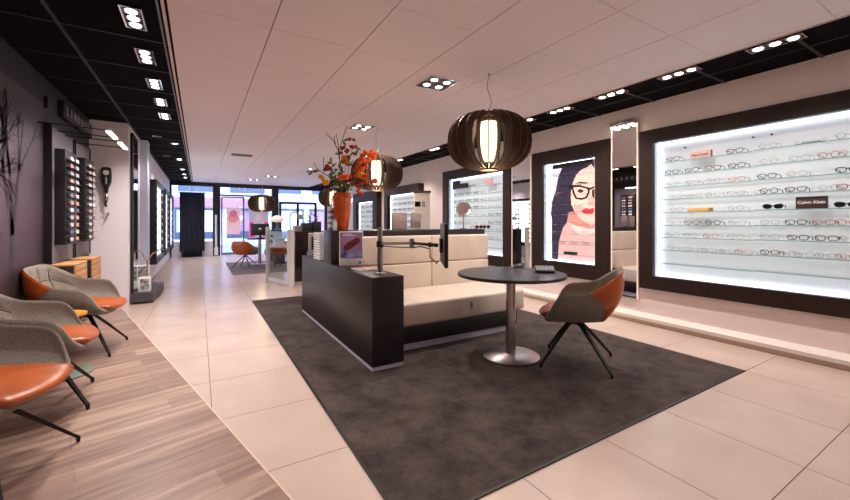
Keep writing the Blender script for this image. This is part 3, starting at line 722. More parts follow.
bm = B(); box(bm, 1.47, 3.17, 3.80, 3.869, 1.045, 1.109, .002); obj('top_rail', bm, M_CABH, sf)

# ------------------------------------------------------------------ chairs
def make_chair(label, loc, rz, group, sc=1):
    t = thing('swivel_armchair', label, 'armchair', (0, 0, 0), 0, group)
    ROOT[t.name] = Matrix.Identity(4)
    # closed rim loop, x forward, y left, keyed by angle parameter s
    half = [(0, (-.335, 0, .80)), (.16, (-.33, .12, .80)), (.27, (-.31, .215, .785)), (.36, (-.235, .275, .725)), (.46, (-.12, .315, .645)), (.56, (0.0, .335, .62)), (.66, (.09, .335, .60)),
            (.74, (.145, .318, .545)), (.82, (.19, .285, .455)), (.89, (.225, .225, .412)), (.95, (.25, .12, .398)), (1, (.26, 0, .395))]
    seat = [(0, (-.185, 0, .44)), (.16, (-.18, .09, .44)), (.27, (-.165, .155, .44)), (.36, (-.125, .195, .44)), (.46, (-.06, .215, .438)), (.56, (.01, .222, .435)), (.66, (.08, .222, .43)),
            (.74, (.14, .215, .425)), (.82, (.19, .205, .42)), (.89, (.205, .168, .414)), (.95, (.226, .095, .408)), (1, (.232, 0, .403))]
    def samp(T, s):
        sg = 1 if s >= 0 else -1; s = abs(s)
        for (a, p), (b_, q), i in zip(T, T[1:], range(99)):
            if s <= b_+1e-9:
                k = (s-a)/(b_-a)
                P0 = T[i-1][1] if i > 0 else (T[1][1][0], -T[1][1][1], T[1][1][2]); P3 = T[i+2][1] if i+2 < len(T) else (T[-2][1][0], -T[-2][1][1], T[-2][1][2])
                r = [.5*((2*p[j])+(-P0[j]+q[j])*k+(2*P0[j]-5*p[j]+4*q[j]-P3[j])*k*k+(-P0[j]+3*p[j]-3*q[j]+P3[j])*k**3) for j in range(3)]
                return Vector((r[0], r[1]*sg, r[2]))
    NS, NT = 112, 20
    def inner(s, t_):
        R, Q = samp(half, s), samp(seat, s)
        k = t_
        out = Vector((R.x-Q.x, R.y-Q.y, 0)); bulge = .035*math.sin(PI*k)*(1-max(0, abs(s)-.7)/.3 if abs(s) > .7 else 1)
        dirn = out.normalized() if out.length > 1e-4 else Vector((0, 0, 0))
        p = Q.lerp(R, k)
        p += dirn*bulge - Vector((0, 0, bulge*.5))
        return p
    ctr = Vector((.03, 0, .432))
    def grid(fn, rows, s0=-1, s1=1, closed=True, ns=NS):
        G = []
        for t_ in rows:
            G.append([fn(s0+(s1-s0)*i/ns, t_) for i in range(ns if closed else ns+1)])
        return G
    rows = [i/NT for i in range(NT+1)]
    Gi = grid(inner, rows)
    # normals of the inner surface pointing outward/down
    def nrm(G, i, j):
        n = len(G[0]); a = G[i][(j+1) % n]-G[i][j-1]; b_ = G[min(i+1, len(G)-1)][j]-G[max(i-1, 0)][j]
        c = a.cross(b_)
        return c.normalized() if c.length > 1e-9 else Vector((0, 0, -1))
    Nn = [[nrm(Gi, i, j) for j in range(NS)] for i in range(NT+1)]
    tst = Nn[NT//2][NS//2]   # s=0: should point to -x
    sgn = 1 if tst.x < 0 else -1
    TH = .03
    def thk(t_): return TH*(.55+.45*math.sin(PI*min(1, max(0, 1-t_)*1.6+.0)/2)) + .02*(1-t_)
    Go = [[Gi[i][j]+Nn[i][j]*sgn*thk(rows[i]) for j in range(NS)] for i in range(NT+1)]
    # quilting on the inner back
    Gq = []
    for i, t_ in enumerate(rows):
        row = []
        for j in range(NS):
            s = -1+2*j/NS; p = Gi[i][j].copy()
            wgt = max(0, min(1, (.44-abs(s))/.06))
            q = min(1, abs(math.sin(s/.22*PI))*2.2)**.6*min(1, abs(math.sin((t_*3.0)*PI))*2.0)**.6
            p -= Nn[i][j]*sgn*(.020*q)*wgt*(1 if 0 < i < NT else 0)
            row.append(p)
        Gq.append(row)
    def strip(bm, G, flip=False, jr=None):
        V = [[bm.verts.new(p) for p in r] for r in G]
        n = len(G[0])
        for i in range(len(G)-1):
            for j in (range(n) if jr is None else jr):
                bm.faces.new((V[i][j], V[i][(j+1) % n], V[i+1][(j+1) % n], V[i+1][j]))
        return V
    bm = B(); Vi = strip(bm, Gq); c = bm.verts.new(ctr)
    for j in range(NS): bm.faces.new((c, Vi[0][(j+1) % NS], Vi[0][j]))
    # rounded rim
    mid = [(Gi[NT][j]+Go[NT][j])/2+(Gi[NT][j]-Gi[NT-2][j]).normalized()*.01 for j in range(NS)]
    Vm = [bm.verts.new(p) for p in mid]; Vo = strip(bm, Go)
    for j in range(NS):
        k = (j+1) % NS
        bm.faces.new((Vi[NT][j], Vi[NT][k], Vm[k], Vm[j])); bm.faces.new((Vm[j], Vm[k], Vo[NT][k], Vo[NT][j]))
    cb = bm.verts.new((0.02, 0, .372))
    for j in range(NS): bm.faces.new((cb, Vo[0][(j+1) % NS], Vo[0][j]))
    obj('upholstered_shell', bm, M_WOOLD, t, 80, local=True)
    bm = B()
    def onq(i, s): 
        q = (s+1)/2*NS; j = int(math.floor(q)); f_ = q-j
        return Gq[i][j % NS].lerp(Gq[i][(j+1) % NS], f_)
    for s0 in (-.22, 0, .22): tube(bm, [onq(i, s0)+Vector((.003, 0, .002)) for i in range(1, NT-1)], .0032, 5)
    for i0_ in (NT//3, 2*NT//3): tube(bm, [onq(i0_, -.42+.84*k/28)+Vector((.003, 0, .003)) for k in range(29)], .0032, 5)
    obj('quilt_seams', bm, mat('wool_seam', (96, 88, 79), .95), t, 80, local=True)
    # orange leather panel wrapping the outer back, narrowing downward
    bm = B()
    def Gs(L, s):
        q = (s+1)/2*NS; j = int(math.floor(q)); f_ = q-j
        return L[j % NS].lerp(L[(j+1) % NS], f_)
    nb = 48; rowsb = []
    for i in range(NT+1):
        hb = .30+.17*rows[i]
        rowsb.append([bm.verts.new(Gs(Go[i], -hb+2*hb*k/nb)+Gs(Nn[i], -hb+2*hb*k/nb)*sgn*.004) for k in range(nb+1)])
    for push in ((.004),):
        hb = .47; rowsb.append([bm.verts.new(Gs(mid, -hb+2*hb*k/nb)+Vector((-.002, 0, .004))) for k in range(nb+1)])
    for A, C in zip(rowsb, rowsb[1:]):
        for k in range(nb): bm.faces.new((A[k], A[k+1], C[k+1], C[k]))
    obj('leather_back', bm, M_ORANGE, t, 80, local=True)
    # leather seat pad
    bm = B()
    out = [samp(seat, -1+2*j/NS) for j in range(NS)]
    def padrow(f, z, push=0): return [bm.verts.new((.03+(p.x-.03)*f+(push if p.x > .12 else push*max(0, (p.x)/.12)), p.y*f, .425+(p.z-.425)*min(1, f)+z)) for p in out]
    R1 = [padrow(1.0, -.014, .05), padrow(1.04, .0, .064), padrow(1.045, .012, .068), padrow(1.02, .024, .058), padrow(.93, .031, .04), padrow(.75, .034, .018), padrow(.4, .034)]
    for A, C in zip(R1, R1[1:]):
        for j in range(NS): bm.faces.new((A[j], A[(j+1) % NS], C[(j+1) % NS], C[j]))
    cv = bm.verts.new((.03, 0, .459))
    for j in range(NS): bm.faces.new((R1[-1][j], R1[-1][(j+1) % NS], cv))
    bm.faces.new(R1[0][::-1])
    obj('seat_pad', bm, M_ORANGE, t, 80, local=True)
    bm = B(); lathe(bm, [(.032, .325), (.036, .33), (.036, .37), (.055, .378), (.055, .39)], (0.02, 0, 0), 16); obj('swivel_hub', bm, M_BMETAL, t, local=True)
    for k in range(4):
        a = PI/4+k*PI/2; bm = B(); d = Vector((math.cos(a), math.sin(a), 0)); sd = Vector((-d.y, d.x, 0))
        path = [(.012, .352, .014, .016), (.06, .335, .013, .016), (.20, .2, .0115, .014), (.35, .045, .009, .010), (.368, .030, .009, .009), (.370, .001, .007, .007)]
        rg = []
        for x, z, hw, hz in path:
            c_ = Vector((.02*0, 0, z))+d*x+Vector((.02*(1-x/.37), 0, 0))
            u = Vector((0, 0, 1)) if x < .36 else d
            rg.append([bm.verts.new(c_+sd*a_*hw+u*b_*hz) for a_, b_ in ((-1, -1), (1, -1), (1, 1), (-1, 1))])
        for A, C in zip(rg, rg[1:]):
            for q in range(4): bm.faces.new((A[q], A[(q+1) % 4], C[(q+1) % 4], C[q]))
        bm.faces.new(rg[0][::-1]); bm.faces.new(rg[-1])
        obj('leg', bm, M_BMETAL, t, 30, local=True)
    t.location = loc; t.rotation_euler = (0, 0, rz); t.scale = (sc,)*3
    return t
GA = 'grey and orange swivel armchairs'
ch = make_chair('grey armchair with orange leather back pulled up to the round table', (2.765, 2.10, .009), math.radians(124), GA)
dup(ch, (-.885, 2.55, .0045), math.radians(-15), 'nearest left armchair, cut by the picture edge, orange seat and grey arms', GA)
dup(ch, (-.905, 3.40, .0045), math.radians(8), 'middle armchair of the left row, between the other two by dark wall', GA)
dup(ch, (-.915, 4.60, .0045), math.radians(-6), 'farthest armchair of left row, beside the wooden drawer boxes', GA)
dup(ch, (1.04, 10.95, .0085), math.radians(58), 'orange-backed armchair at the far desk, left of the glass screen', GA, .86)
dup(ch, (1.75, 10.35, .0085), math.radians(110), 'orange-backed armchair seen through the glass screen by far desk', GA, .86)

# ------------------------------------------------------------------ round table and its things
TC = (2.375, 2.49)
t = thing('round_table', 'round dark topped table on a brushed steel column', 'table', (TC[0], TC[1], .008))
bm = B(); lathe(bm, [(.44, .72), (.468, .724), (.47, .73), (.47, .745), (.466, .75), (.1, .75)], (TC[0], TC[1], 0), 64); obj('table_top', bm, M_TOPB, t)
bm = B(); lathe(bm, [(.043, .03), (.043, .72)], (TC[0], TC[1], 0), 28); obj('column', bm, M_STEEL, t)
bm = B(); lathe(bm, [(.245, .009), (.25, .012), (.25, .022), (.24, .027), (.06, .034), (.044, .04)], (TC[0], TC[1], 0), 56); obj('base_disc', bm, M_STEEL, t)
bm = B(); lathe(bm, [(.11, .70), (.11, .7195)], (TC[0], TC[1], 0), 24); obj('mounting_plate', bm, M_BMETAL, t)
M = Matrix.Translation((2.66, 2.36, .751)) @ Matrix.Rotation(math.radians(-42), 4, 'Z') @ Matrix.Rotation(math.radians(16), 4, 'X')
t = thing('desk_phone', 'small black sloping keypad with grey keys on the round table', 'keypad', (2.66, 2.36, .751))
bm = B(); obox(bm, M, -.085, .085, -.06, .065, .018, .036, .005); obj('body', bm, M_BPLAST, t)
for r_ in range(4):
    for c_ in range(6):
        bm = B(); obox(bm, M, -.076+c_*.026, -.055+c_*.026, -.05+r_*.027, -.029+r_*.027, .0365, .041, .002); obj('key', bm, mat('grey_key', (138, 138, 152), .5), t)
bm = B(); obox(bm, Matrix.Translation((2.66, 2.36, .751)) @ Matrix.Rotation(math.radians(-42), 4, 'Z'), -.07, .07, .02, .05, 0.0, .032, .003); obj('stand_foot', bm, M_BPLAST, t)
bm = B(); lathe(bm, [(.1, .7505), (.1, .7535), (.098, .754)], (2.655, 2.70, 0), 40); tag(obj('round_mat', bm, mat('mat_grey', (66, 60, 64), .5)), 'round grey pad at the far edge of the round table', 'mat')
t = thing('computer_mouse', 'black computer mouse lying on the round grey pad', 'mouse', (2.67, 2.69, .7545))
bm = B(); ball(bm, (2.67, 2.69, .7545+.0), .05, 16, (1.2, .75, .8)); bmesh.ops.bisect_plane(bm, geom=bm.verts[:]+bm.edges[:]+bm.faces[:], plane_co=(0, 0, .7546), plane_no=(0, 0, -1), clear_outer=True); obj('shell', bm, M_BPLAST, t)
bm = B(); tube(bm, [(2.67+.012, 2.69, .79), (2.67+.03, 2.69, .787)], .006, 8); obj('scroll_wheel', bm, M_SILVER, t)

# ------------------------------------------------------------------ monitor arm on the partition end
t = thing('monitor_stand', 'silver monitor pole with jointed arm clamped on the low partition end', 'monitor stand', (1.33, 2.97, .756))
px, py = 1.335, 2.985
bm = B(); lathe(bm, [(.05, .756), (.05, .764), (.03, .772)], (px, py, 0), 24); obj('base_plate', bm, M_SILVER, t)
bm = B(); lathe(bm, [(.024, .764), (.024, 1.03)], (px, py, 0), 20); lathe(bm, [(.022, 1.03), (.022, 1.155)], (px, py, 0), 20); obj('pole', bm, M_SILVER, t)
bm = B(); lathe(bm, [(.03, .985), (.032, .99), (.032, 1.03), (.03, 1.035)], (px, py, 0), 20); obj('collar', bm, M_BPLAST, t)
zA = 1.015
A_ = Vector((px, py, zA)); J = Vector(pd(412, 243.5, 2.95)); K = Vector(pd(430, 241, 2.75)); Mn = Vector(pd(437, 241.5, 2.68))
J.z = K.z = Mn.z = 1.035
bm = B(); tube(bm, [A_, A_.lerp(J, .96)], [.014, .011], 10); obj('lower_arm', bm, M_SILVER, t)
bm = B(); lathe(bm, [(.018, -.03), (.02, -.025), (.02, .03), (.018, .035)], tuple(J), 16); obj('elbow_joint', bm, M_SILVER, t)
bm = B(); tube(bm, [J, K], .012, 10); ball(bm, K, .02, 12); tube(bm, [K, Mn], .014, 10); obj('upper_arm', bm, M_BPLAST, t)
bm = B(); c1 = [A_+Vector((.0, 0, -.03)), A_+Vector((-.03, -.035, -.06)), A_+Vector((-.035, -.03, -.14)), A_+Vector((-.02, -.03, -.21)), A_+Vector((-.01, -.02, -.245))]
tube(bm, c1, .005, 6); 
tube(bm, [A_+Vector((.02, 0, -.02)), A_.lerp(J, .5)+Vector((0, 0, -.03)), J+Vector((0, 0, -.035)), J.lerp(K, .5)+Vector((0, 0, -.02)), K+Vector((0, 0, -.03)), K+Vector((.0, 0, -.09)), Mn+Vector((0, 0, -.13)), Mn+Vector((.005, 0, -.11))], .0045, 6)
obj('cable', bm, M_BPLAST, t)
# monitor seen almost edge-on
vd = Vector((Mn.x, Mn.y, 0)).normalized(); nr = Vector((vd.y, -vd.x, 0))     # screen faces right of the view line
ang = math.atan2(vd.y, vd.x)+math.radians(3)
M = Matrix.Translation(Mn+nr*.048) @ Matrix.Rotation(ang, 4, 'Z')
t = thing('monitor', 'thin black computer monitor seen edge-on at the end of the arm', 'monitor', tuple(Mn))
bm = B(); obox(bm, M, -.24, .24, -.012, .012, -.135, .155, .006); obj('housing', bm, M_BPLAST, t)
bm = B(); obox(bm, M, -.23, .23, -.0135, -.0125, -.125, .145); obj('screen', bm, M_SCREEN, t)
bm = B(); obox(bm, M, -.05, .05, .0125, .03, -.05, .05, .004); obj('wall_plate', bm, M_BPLAST, t)

# ------------------------------------------------------------------ things on the partition
Z1, Z2 = .756, 1.111
t = thing('brochure_stand', 'white desktop display with purple picture, on the low partition', 'display stand', (1.33, 3.72, Z1))
p0 = Vector(FL(339.5, 266, Z1)); p1 = Vector(FL(363.5, 265.3, Z1)); ax = (p1-p0).normalized(); W_ = .235; ang = math.atan2(ax.y, ax.x)
M = Matrix.Translation(p0) @ Matrix.Rotation(ang, 4, 'Z')
bm = B(); obox(bm, M, 0, W_, 0, .10, 0, .345, .003); obj('body', bm, M_PAPER, t)
bm = B(); obox(bm, M, .006, W_-.006, -.0015, -.0003, .075, .34); obj('picture', bm, mat('print_purple', (110, 92, 140), .4, rgb2=(172, 130, 170), nscale=5), t)
bm = B(); pol = [(.01, .08), (.225, .08), (.225, .13), (.19, .15), (.15, .135), (.12, .16), (.09, .135), (.04, .15), (.01, .12)]
t1 = B(); prism(t1, pol, 'y', -.0026, -.0016); t1.transform(M); merge(bm, t1); obj('printed_peak', bm, mat('print_blue', (66, 60, 112), .4, rgb2=(150, 160, 205), nscale=12), t, False)
bm = B(); t1 = B(); prism(t1, smoothpoly([(.035, .185), (.055, .155), (.10, .165), (.15, .20), (.195, .235), (.205, .27), (.17, .285), (.12, .255), (.07, .225)]), 'y', -.0038, -.0027); t1.transform(M); merge(bm, t1)
obj('printed_boot', bm, mat('print_maroon', (64, 34, 42), .4, rgb2=(130, 50, 40), nscale=25), t, False)
bm = B(); obox(bm, M, .03, .15, -.0026, -.0016, .305, .312); obox(bm, M, .03, .12, -.0026, -.0016, .318, .324); obj('printed_lines', bm, M_PAPER, t, False)
bm = B(); obox(bm, M, W_-.04, W_-.02, -.0015, -.0004, .02, .042); obj('printed_emblem', bm, mat('print_navy', (44, 46, 100), .4), t, False)
a, b_ = FL(352, 269.5, Z1), FL(371, 270.5, Z1)
M = Matrix.Translation((1.325, 3.33, Z1)) @ Matrix.Rotation(.15, 4, 'Z')
t = thing('flyer', 'thin printed leaflet pile lying in front of the white display', 'leaflet', (1.325, 3.33, Z1))
bm = B(); obox(bm, M, -.08, .09, -.10, .10, .0005, .01); obj('pages', bm, M_PAPER, t)
bm = B(); obox(bm, M, -.072, .082, -.09, .09, .0105, .0115); obj('cover_print', bm, mat('cover_print', (236, 160, 120), .5, rgb2=(90, 100, 130), nscale=22), t)
# stack of shallow white trays
tr = None
for k in range(11):
    zz = Z1+.0005+k*.0295
    lab = 'white shallow tray, %s from the bottom of the stack on the low partition' % ORD[k]
    if tr is None:
        tr = thing('tray', lab, 'tray', (1.30, 4.58, zz), 0, 'stacked white trays')
        bm = B(); box(bm, -.075, .095, -.13, .13, 0, .004); 
        obj('tray_floor', bm, M_WHITEP, tr, False, local=True)
        bm = B()
        for q in ((-.085, -.075, -.14, .14), (.095, .105, -.14, .14), (-.075, .095, -.14, -.13), (-.075, .095, .13, .14)): box(bm, q[0], q[1], q[2], q[3], 0, .021, .002)
        obj('tray_wall', bm, M_WHITEP, tr, False, local=True)
        tr.location = (1.285, 4.52, zz)
    else: dup(tr, (1.285, 4.52, zz), 0, lab)
# vase and flowers
VX, VY = 1.335, 3.99
t = thing('vase', 'tall ribbed orange vase standing on the dark partition', 'vase', (VX, VY, Z2))
bm = B(); n = 48; prof = [(.062, 0), (.068, .01), (.078, .12), (.095, .26), (.106, .335), (.102, .37), (.088, .385), (.09, .40), (.098, .405), (.092, .40), (.08, .38), (.085, .33), (.06, .05)]
rings = []
for i, (r, z) in enumerate(prof):
    amp = .05 if .1 < z < .37 and i < 7 else .0
    rings.append([bm.verts.new((VX+r*(1+amp*abs(math.sin(k*PI*14/n*1.0))-amp/2)*math.cos(2*PI*k/n), VY+r*(1+amp*abs(math.sin(k*PI*14/n))-amp/2)*math.sin(2*PI*k/n), Z2+.0005+z)) for k in range(n)])
for A, C in zip(rings, rings[1:]):
    for k in range(n): bm.faces.new((A[k], A[(k+1) % n], C[(k+1) % n], C[k]))
bm.faces.new(rings[0][::-1]); bm.faces.new(rings[-1]); obj('body', bm, M_VASE, t, 60)
RF = random.Random(11)
DV = VX*sn+VY*cs
def fp(u, v, d=0): return Vector(pd(u, v, DV+d))
def sprig(name, label, cat, path, rad, blossoms=(), leaves=(), twigs=(), bm_mat=None, bsize=.02, d=0.0):
    base = Vector((VX+RF.uniform(-.03, .03), VY+RF.uniform(-.03, .03), Z2+.33))
    pts = [base, Vector((VX, VY, Z2+.40))+Vector((RF.uniform(-.05, .05), RF.uniform(-.05, .05), 0))]
    L = [fp(u, v, d*(k+1)/len(path)) for k, (u, v) in enumerate(path)]
    pts += L
    t = thing(name, label, cat, tuple(base))
    bm = B(); rr = [rad*(1-.6*i/(len(pts)-1)) for i in range(len(pts))]; tube(bm, pts, rr, 6)
    for tw in twigs: tube(bm, [fp(u, v, d) for u, v in tw], rad*.5, 5)
    obj('stem', bm, M_TWIG if not leaves or len(leaves) < 8 else mat('green_stem', (96, 112, 44), .7), t)
    for (u, v, s) in blossoms:
        c = fp(u, v, d+RF.uniform(-.05, .05)); bm = B()
        for k in range(6):
            a = k*PI/3+RF.random(); q = RF.uniform(.3, .9)
            dr = Vector((math.cos(a)*cs*q, -math.cos(a)*sn*q, math.sin(a)*q))+Vector((-sn, -cs, 0))*.25
            ball(bm, c+dr*s*.6, s*.55, 8, (1, 1, .8))
        ball(bm, c, s*.45, 8)
        b = obj('blossom', bm, bm_mat, t)
        for q in (bm_mat,): pass
    if leaves:
        bm = B()
        for (u, v) in leaves:
            c = fp(u, v, d+RF.uniform(-.06, .06)); a = RF.uniform(0, 2*PI); L_ = RF.uniform(.025, .045)
            up = Vector((math.cos(a)*cs, -math.cos(a)*sn, math.sin(a))); sd = Vector((cs, -sn, .3)).cross(up).normalized()*.4+up.cross(Vector((-sn, -cs, 0))).normalized()
            sd.normalize(); P = [c-up*L_, c-up*L_*.2+sd*L_*.38, c+up*L_, c-up*L_*.2-sd*L_*.38]
            V = [bm.verts.new(p) for p in P]; top = bm.verts.new(c+Vector((-sn, -cs, .2))*L_*.18)
            for k in range(4): bm.faces.new((V[k], V[(k+1) % 4], top))
        o_ = obj('leaves', bm, M_LEAF, t); o_['kind'] = 'stuff'
    return t
M_RED = mat('red_petal', (206, 52, 26), .55, noise=.2, nscale=60); M_ORP = mat('orange_petal', (240, 96, 30), .55, noise=.12, nscale=60)
M_YEL = mat('yellow_petal', (246, 178, 30), .55, noise=.12, nscale=60); M_DRED = mat('deep_red_petal', (176, 40, 34), .55, noise=.2, nscale=60)
def cloud(cx, cy, rx, ry, n): return [(cx+RF.uniform(-rx, rx), cy+RF.uniform(-ry, ry)) for _ in range(n)]
def bl(L, s): return [(u, v, s*RF.uniform(.8, 1.2)) for u, v in L]
sprig('twig', 'tall bare forked twig at the upper left of the bouquet', 'branch', [(343, 183), (340.5, 165), (338, 150), (333, 140), (326, 133.5)], .008, twigs=(((340.5, 165), (339, 150), (342, 141), (347, 125.5)), ((336, 147), (334, 136)), ((339, 152), (336.5, 134))), bm_mat=M_RED, d=.1)
sprig('twig', 'low bare twig reaching left of the bouquet', 'branch', [(339, 186), (328, 176), (318, 170), (313.5, 162)], .007, twigs=(((324, 174), (323.5, 157)), ((320, 171), (307, 172))), leaves=[(308, 172), (311, 173), (316, 171)], bm_mat=M_RED, d=-.05)
sprig('flower_spray', 'spray of deep red blossoms rising at the top of bouquet', 'flower', [(347, 180), (349, 165), (352, 148)], .005, bl([(343, 148), (347, 151), (341, 153), (350, 139), (354, 140), (352, 147), (356, 147), (348, 157), (355, 154), (343, 158)], .03), leaves=[(344, 143), (346, 140), (357, 152), (359, 149)], bm_mat=M_DRED, d=.05)
sprig('flower_spray', 'wide spray of bright red-orange blossoms at right of bouquet', 'flower', [(350, 183), (358, 170), (368, 155)], .006, bl([(362, 156), (366, 153), (370, 155), (374, 157), (364, 161), (369, 160), (360, 163), (366, 166), (362, 169), (358, 166), (372, 152), (375, 154), (361, 160), (356, 170)], .032), bm_mat=M_ORP, leaves=[(356, 172), (358, 160)], d=-.08)
sprig('flower_spray', 'drooping spray of red blossoms low on the right of the bouquet', 'flower', [(352, 184), (360, 176), (370, 180)], .005, bl([(355, 176), (352, 183), (357, 186), (361, 183), (366, 182), (372, 182), (375, 181), (358, 191), (361, 194), (350, 176), (366, 176)], .03), bm_mat=M_RED, leaves=[(355, 181), (360, 188)], d=-.14)
sprig('flower', 'single red flower on the left of the bouquet', 'flower', [(338, 184), (331, 174), (327, 167)], .005, bl([(327, 166), (326, 169), (329, 168)], .034), bm_mat=M_DRED, leaves=[(331, 160), (330, 163), (334, 165)], d=-.04)
sprig('flower', 'pair of yellow flowers low on the left of bouquet', 'flower', [(337, 188), (330, 184), (325, 182)], .005, bl([(325, 183), (327, 182), (321, 177), (323, 179)], .032), bm_mat=M_YEL, leaves=[(333, 186)], d=-.12)
sprig('flower', 'orange flower in the middle of the bouquet', 'flower', [(344, 188), (343, 182), (343, 178)], .005, bl([(343, 177), (341, 178), (346, 177)], .038), bm_mat=M_ORP, leaves=[(340, 182), (347, 184)], d=-.16)
sprig('flower', 'yellow-orange flower above the middle of bouquet', 'flower', [(345, 184), (345, 170), (345, 162)], .005, bl([(345, 160), (343, 162), (347, 163), (344, 157)], .033), bm_mat=mat('amber_petal', (232, 130, 20), .55, noise=.15, nscale=60), leaves=[(349, 159), (350, 165)], d=-.02)
sprig('flower', 'yellow flower at the right of the bouquet', 'flower', [(350, 186), (357, 180), (362, 175)], .005, bl([(362, 174), (360, 176), (364, 178), (358, 172)], .032), bm_mat=mat('gold_petal', (240, 160, 24), .55, noise=.15, nscale=60), leaves=[(357, 177)], d=-.1)
sprig('greenery', 'mass of green leaves around the vase mouth', 'leaves', [(344, 190), (342, 180), (340, 172)], .004, leaves=cloud(337, 180, 7, 11, 34)+cloud(347, 184, 8, 8, 22)+cloud(346, 160, 9, 10, 12), bm_mat=M_RED, d=-.05)
# books / cartons behind the vase
z = Z2+.0005; x, y = 1.245, 4.06
for k in range(8):
    bm = B(); box(bm, x-.035+RF.uniform(0, .004), x+.035, y-.05, y+.05, z, z+.029, .002)
    tag(obj('glasses_case', bm, mat('case_white' if k % 2 else 'case_grey', (214, 216, 224) if k % 2 else (120, 124, 136), .4)), '%s slim case, %s up in the stack left of the vase' % ('white' if k % 2 else 'grey', ORD[k]), 'case', 'slim cases stacked left of the vase'); z += .0305
t = thing('lens_bottle', 'small clear acrylic box of cards between the stack and vase', 'box', (1.235, 3.93, Z2))
bm = B(); box(bm, 1.215, 1.255, 3.915, 3.945, Z2+.0005, Z2+.10, .003); obj('body', bm, mat('frosted', (200, 200, 212), .3), t)
bm = B(); box(bm, 1.22, 1.25, 3.92, 3.94, Z2+.1005, Z2+.13, .003); obj('cards', bm, mat('card_tint', (180, 130, 140), .5), t)
# boards, table mirror and sunglasses on the back box
def px_on(u, Y): 
    a = (u-CU)/FPX; return Y*(sn+a*cs)/(cs-a*sn)
for k, (u0, u1, tilt, lab) in enumerate(((392, 406.5, -.1, 'left of two pinkish veneer boards standing on dark partition'), (410, 420.5, .18, 'right, tilted one of two pinkish veneer boards on dark partition'))):
    Y = 4.08; xa, xb = px_on(u0, Y), px_on(u1, Y)
    t = thing('display_board', lab, 'display board', ((xa+xb)/2, Y, Z2), 0, 'pinkish veneer display boards')
    M = Matrix.Translation(((xa+xb)/2, Y, Z2+.0008)) @ Matrix.Rotation(tilt, 4, 'Z') @ (Matrix.Rotation(.1 if k else .0, 4, 'Y'))
    wd = (xb-xa)/2
    bm = B(); obox(bm, M, -wd, wd, -.012, .012, .012 if k else 0.0, .20, .003); obj('board', bm, M_PVEN, t)
    bm = B(); obox(bm, M, -wd*.6, wd*.6, .0125, .05, .012 if k else 0.0, .012+.012, .002); obj('foot', bm, M_PVEN, t)
    if k: bm = B(); obox(bm, M, -wd*.96, wd*.96, -.0135, -.0125, .03, .10, 0); obj('grey_band', bm, mat('greyband', (126, 112, 118), .5), t)
t = thing('table_mirror', 'small round tabletop mirror on a slim steel stand', 'mirror', (2.9, 3.98, Z2))
mx_, my_ = px_on(463.5, 3.98), 3.98
bm = B(); lathe(bm, [(.05, 0), (.052, .006), (.01, .012), (.007, .016)], (mx_, my_, Z2+.0005), 24); obj('foot', bm, M_STEEL, t)
bm = B(); tube(bm, [(mx_, my_, Z2+.01), (mx_, my_, Z2+.17)], .006, 8); obj('stand', bm, M_STEEL, t)
Mr = Matrix.Translation((mx_, my_, Z2+.265)) @ Matrix.Rotation(-YAW-.1, 4, 'Z') @ Matrix.Rotation(PI/2-.32, 4, 'X') 
bm = B(); t1 = B(); lathe(t1, [(.085, -.004), (.085, .004)], (0, 0, 0), 32); t1.transform(Mr); merge(bm, t1); obj('mirror_glass', bm, M_MIRROR, t, 30)
bm = B(); pts = [Mr @ Vector((.088*math.cos(k*PI/16), .088*math.sin(k*PI/16), 0)) for k in range(32)]; tube(bm, pts, .007, 6, closed=True)
pts = [Mr @ Vector((.102*math.cos(k*PI/14), .102*math.sin(k*PI/14), 0)) for k in range(-14, 1)]; tube(bm, pts, .005, 6)
obj('mirror_rim', bm, M_CHROME, t)
for k, (u, Y, c1, lab) in enumerate(((477, 3.93, 0, 'left of two folded dark glasses with red temples on the partition end'), (484.5, 3.93, 1, 'right of two folded dark glasses with red temples on the partition end'))):
    x = px_on(u, Y); t = thing('folded_glasses', lab, 'glasses', (x, Y, Z2), 0, 'folded dark glasses with red temples')
    bm = B()
    for sd in (-1, 1): tube(bm, [(x+sd*.034+p[1]*0+(.025*math.cos(q)), Y-.04, Z2+.026+.02*math.sin(q)) for q in [j*PI/6 for j in range(12)] for p in [(0, 0)]], .0045, 5, closed=True)
    tube(bm, [(x-.012, Y-.04, Z2+.03), (x+.012, Y-.04, Z2+.03)], .004, 5); obj('frame_front', bm, M_BPLAST, t)
    bm = B(); 
    for sd in (-1, 1): lathe_ = [bm.verts.new((x+sd*.034+.024*math.cos(j*PI/6), Y-.04, Z2+.026+.019*math.sin(j*PI/6))) for j in range(12)]; bm.faces.new(lathe_)
    obj('lenses', bm, M_DLENS, t)
    bm = B(); tube(bm, [(x-.06, Y-.036, Z2+.034), (x-.055, Y+.05, Z2+.03), (x-.05, Y+.07, Z2+.008)], .005, 5); tube(bm, [(x+.06, Y-.036, Z2+.034), (x+.058, Y+.05, Z2+.03), (x+.055, Y+.07, Z2+.008)], .005, 5)
    tube(bm, [(x-.062, Y-.047, Z2+.04), (x-.02, Y-.048, Z2+.046)], .005, 5); tube(bm, [(x+.062, Y-.047, Z2+.04), (x+.02, Y-.048, Z2+.046)], .005, 5)
    obj('temples', bm, mat('red_temple', (214, 70, 56), .4), t)
